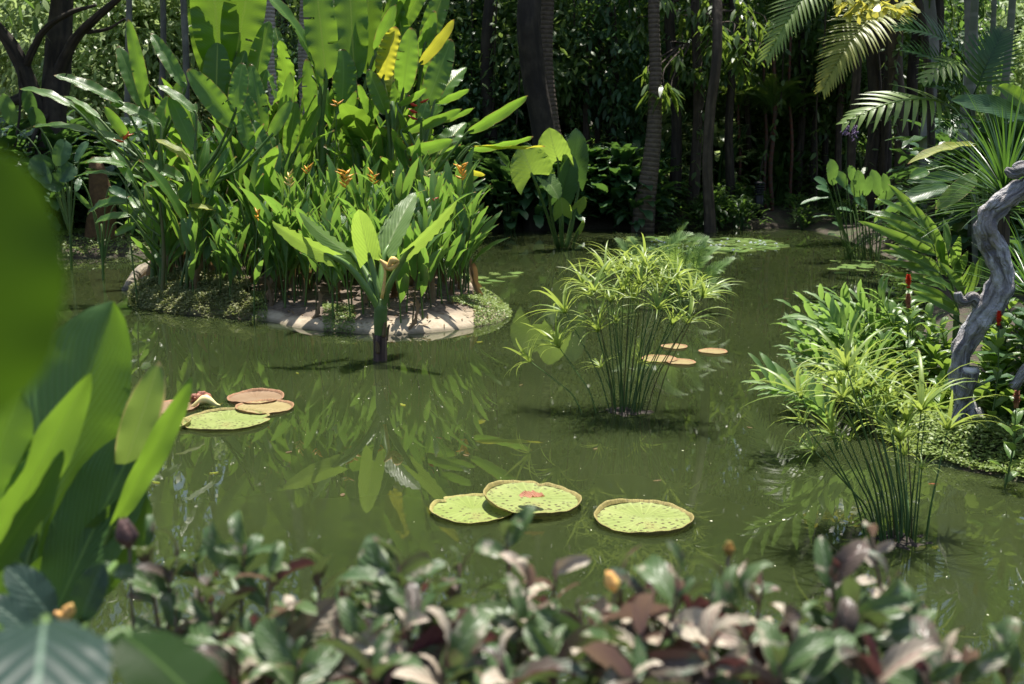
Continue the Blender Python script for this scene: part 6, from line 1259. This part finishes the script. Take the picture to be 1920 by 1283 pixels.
tops = [(275, 1005, 2.1, 9, .085, 'g', 'mottled shrub tip beside the canna leaves, with a dark maroon bud'), (458, 1000, 2.0, 13, .085, 'g', 'green leaved mottled shrub tip standing highest at the left of the hedge'), (395, 1100, 1.9, 13, .09, 'd', 'mottled shrub with long brownish leaves below the green tip at the left'),
        (545, 1125, 1.9, 13, .09, 'p', 'mottled shrub with pinkish curled leaves at the left of the hedge'), (640, 1110, 2.0, 12, .08, 'm', 'mottled shrub below a small yellow bud'), (745, 1030, 1.9, 14, .095, 'g', 'dark green mottled shrub tip left of the near lily pads'),
        (800, 1110, 1.8, 14, .10, 'g', 'mottled shrub with broad blue green leaves at the middle of the hedge'), (690, 1170, 1.75, 13, .09, 'd', 'low mottled shrub with drooping purple leaves'), (950, 985, 2.0, 11, .085, 'd', 'mottled shrub tip reaching up to the near lily pads'),
        (990, 1065, 1.9, 12, .085, 'p', 'mottled shrub with a large pink leaf under the near lily pads'), (900, 1150, 1.8, 13, .09, 'm', 'mottled shrub low in the middle of the hedge'), (1090, 1120, 1.8, 13, .085, 'p', 'mottled shrub with cream and mauve leaves below the right lily pad'),
        (1165, 1060, 1.9, 10, .08, 'p', 'mottled shrub with thin curled leaves beside a yellow bud'), (1270, 1070, 1.75, 13, .10, 'p', 'mottled shrub with a big cream pink leaf right of the yellow bud'), (1365, 1045, 2.0, 9, .085, 'd', 'mottled shrub with one orange tipped leaf standing above the hedge'),
        (1200, 1170, 1.65, 14, .105, 'p', 'mottled shrub with wide pink leaves near the bottom edge'), (1400, 1130, 1.75, 13, .10, 'm', 'mottled shrub with a cream leaf pointing to the right'), (1480, 1150, 1.7, 13, .10, 'p', 'mottled shrub with blotched cream leaves below the sedge reflection'),
        (1635, 985, 2.05, 7, .075, 'p', 'mottled shrub with a lone pale leaf raised in front of the sedge'), (1560, 1050, 1.95, 10, .085, 'd', 'mottled shrub with a blotched purple leaf pointing left before the sedge'), (1665, 1060, 1.95, 10, .085, 'p', 'mottled shrub with a pair of cream leaves before the sedge'),
        (1600, 1110, 1.8, 14, .105, 'g', 'mottled shrub with upright mint green leaves at the right of the hedge'), (1700, 1130, 1.85, 12, .095, 'g', 'mottled shrub with dark green leaves held to the right'), (1560, 1190, 1.7, 13, .095, 'm', 'low mottled shrub at the right of the hedge'),
        (1740, 1225, 1.6, 12, .105, 'd', 'mottled shrub with a big shaded leaf at the lower right'), (1885, 1235, 1.7, 9, .09, 'g', 'small green mottled shrub tip in the lower right corner'), (1330, 1200, 1.65, 14, .10, 'p', 'low mottled shrub with pale leaves at the bottom edge'),
        (1040, 1205, 1.65, 14, .10, 'g', 'low mottled shrub with mint green leaves at the bottom edge'), (830, 1215, 1.6, 14, .10, 'm', 'low mottled shrub in the shade at the bottom edge'), (560, 1215, 1.65, 14, .10, 'g', 'low mottled shrub right of the close dark leaf'),
        (440, 1205, 1.7, 13, .095, 'p', 'low mottled shrub behind the close dark leaf'), (1640, 1235, 1.6, 12, .10, 'm', 'lowest mottled shrub at the right of the bottom edge'), (700, 1245, 1.55, 13, .10, 'd', 'lowest mottled shrub at the left of the bottom edge'), (945, 1245, 1.55, 13, .10, 'p', 'lowest mottled shrub at the middle of the bottom edge'), (330, 1135, 2.0, 9, .08, 'g', 'thin mottled shrub just right of the cannas'), (1460, 1225, 1.6, 13, .1, 'd', 'dark low mottled shrub at the bottom edge'), (1190, 1245, 1.55, 13, .10, 'm', 'lowest mottled shrub under the wide pink leaves'), (1290, 1135, 1.8, 11, .09, 'd', 'shaded mottled shrub behind the big cream pink leaf')]
tops += [(320, 1045, 2.05, 12, .085, 'd', 'burgundy leaved mottled shrub just right of the dark maroon bud'), (365, 1035, 2.1, 9, .075, 'm', 'short mottled shrub between the maroon bud and the highest green tip'), (505, 1055, 1.95, 12, .085, 'm', 'mottled shrub right of the highest green tip'),
         (600, 1065, 2.0, 12, .085, 'd', 'mottled shrub with a long dark leaf pointing left above the yellow bud'), (690, 1075, 1.95, 12, .085, 'g', 'green mottled shrub between the yellow bud and the near lily pads'), (860, 1035, 2.0, 11, .085, 'd', 'mottled shrub with maroon leaves just left of the near lily pads'),
         (1045, 1050, 2.0, 11, .08, 'p', 'mottled shrub with pale tips under the gap between the near lily pads'), (1225, 1085, 1.85, 13, .09, 'p', 'mottled shrub with cream leaves right beside the peach bud'), (1430, 1075, 1.95, 11, .085, 'm', 'mottled shrub left of the blotched purple leaf'),
         (770, 1150, 1.75, 14, .1, 'p', 'mottled shrub of pale pink leaves low under the dark green tip'), (480, 1160, 1.8, 14, .095, 'd', 'mottled shrub of maroon leaves low at the left of the hedge'), (1130, 1160, 1.7, 14, .1, 'd', 'mottled shrub of maroon leaves low under the peach bud'), (1800, 1240, 1.65, 11, .09, 'p', 'pale mottled shrub just left of the lower right corner'), (630, 1180, 1.75, 14, .095, 'm', 'mottled shrub low below the small yellow bud'), (980, 1145, 1.8, 14, .095, 'd', 'maroon mottled shrub below the large pink leaf')]
for q, (a, b_, Y, n, L, m_, lab) in enumerate(tops): mottled(a, b_, Y, n, L, 900+q, m_, lab)
def bud(label, px, py, Y, mat, s=1.0, up=(0, 0, 1), foot=.2):
    p = at(px, py, Y); up = Vector(up).normalized(); r = thing('flower_bud', label, 'flower', p-Vector((0, 0, foot))); mb = MB()
    for k in range(5):
        a = 1.26*k; o = Vector((math.cos(a), math.sin(a), 0))*.008*s; V, Fc, UV = tube_geo([p, p+up*.018*s+o, p+up*.042*s+o*.6], [.004*s, .009*s, .002*s], 7, 4); mb.add(V, Fc, UV, k*.19)
    mb.build('flower', M[mat], r); mb = MB(); V, Fc, UV = tube_geo([p-Vector((0, 0, foot)), p-Vector((.004, 0, foot*.5)), p], [.003, .003, .003], 6, 3); mb.add(V, Fc, UV); mb.build('stem', M['woody'], r)
bud('peach and yellow flower bud above the hedge below the right near lily pad', 1152, 1108, 1.8, 'peach', .9, (-.3, 0, 1)); bud('small yellow flower bud among the mottled leaves at the left of the hedge', 654, 1115, 1.9, 'cream', .6); bud('orange green leaf bud standing above the hedge', 1366, 1042, 2.0, 'bud_orange', .7)
bud('large dark maroon bud with a pale tip beside the canna leaves', 243, 1026, 2.05, 'bud_dark', 1.4, (-.15, 0, 1), .3)
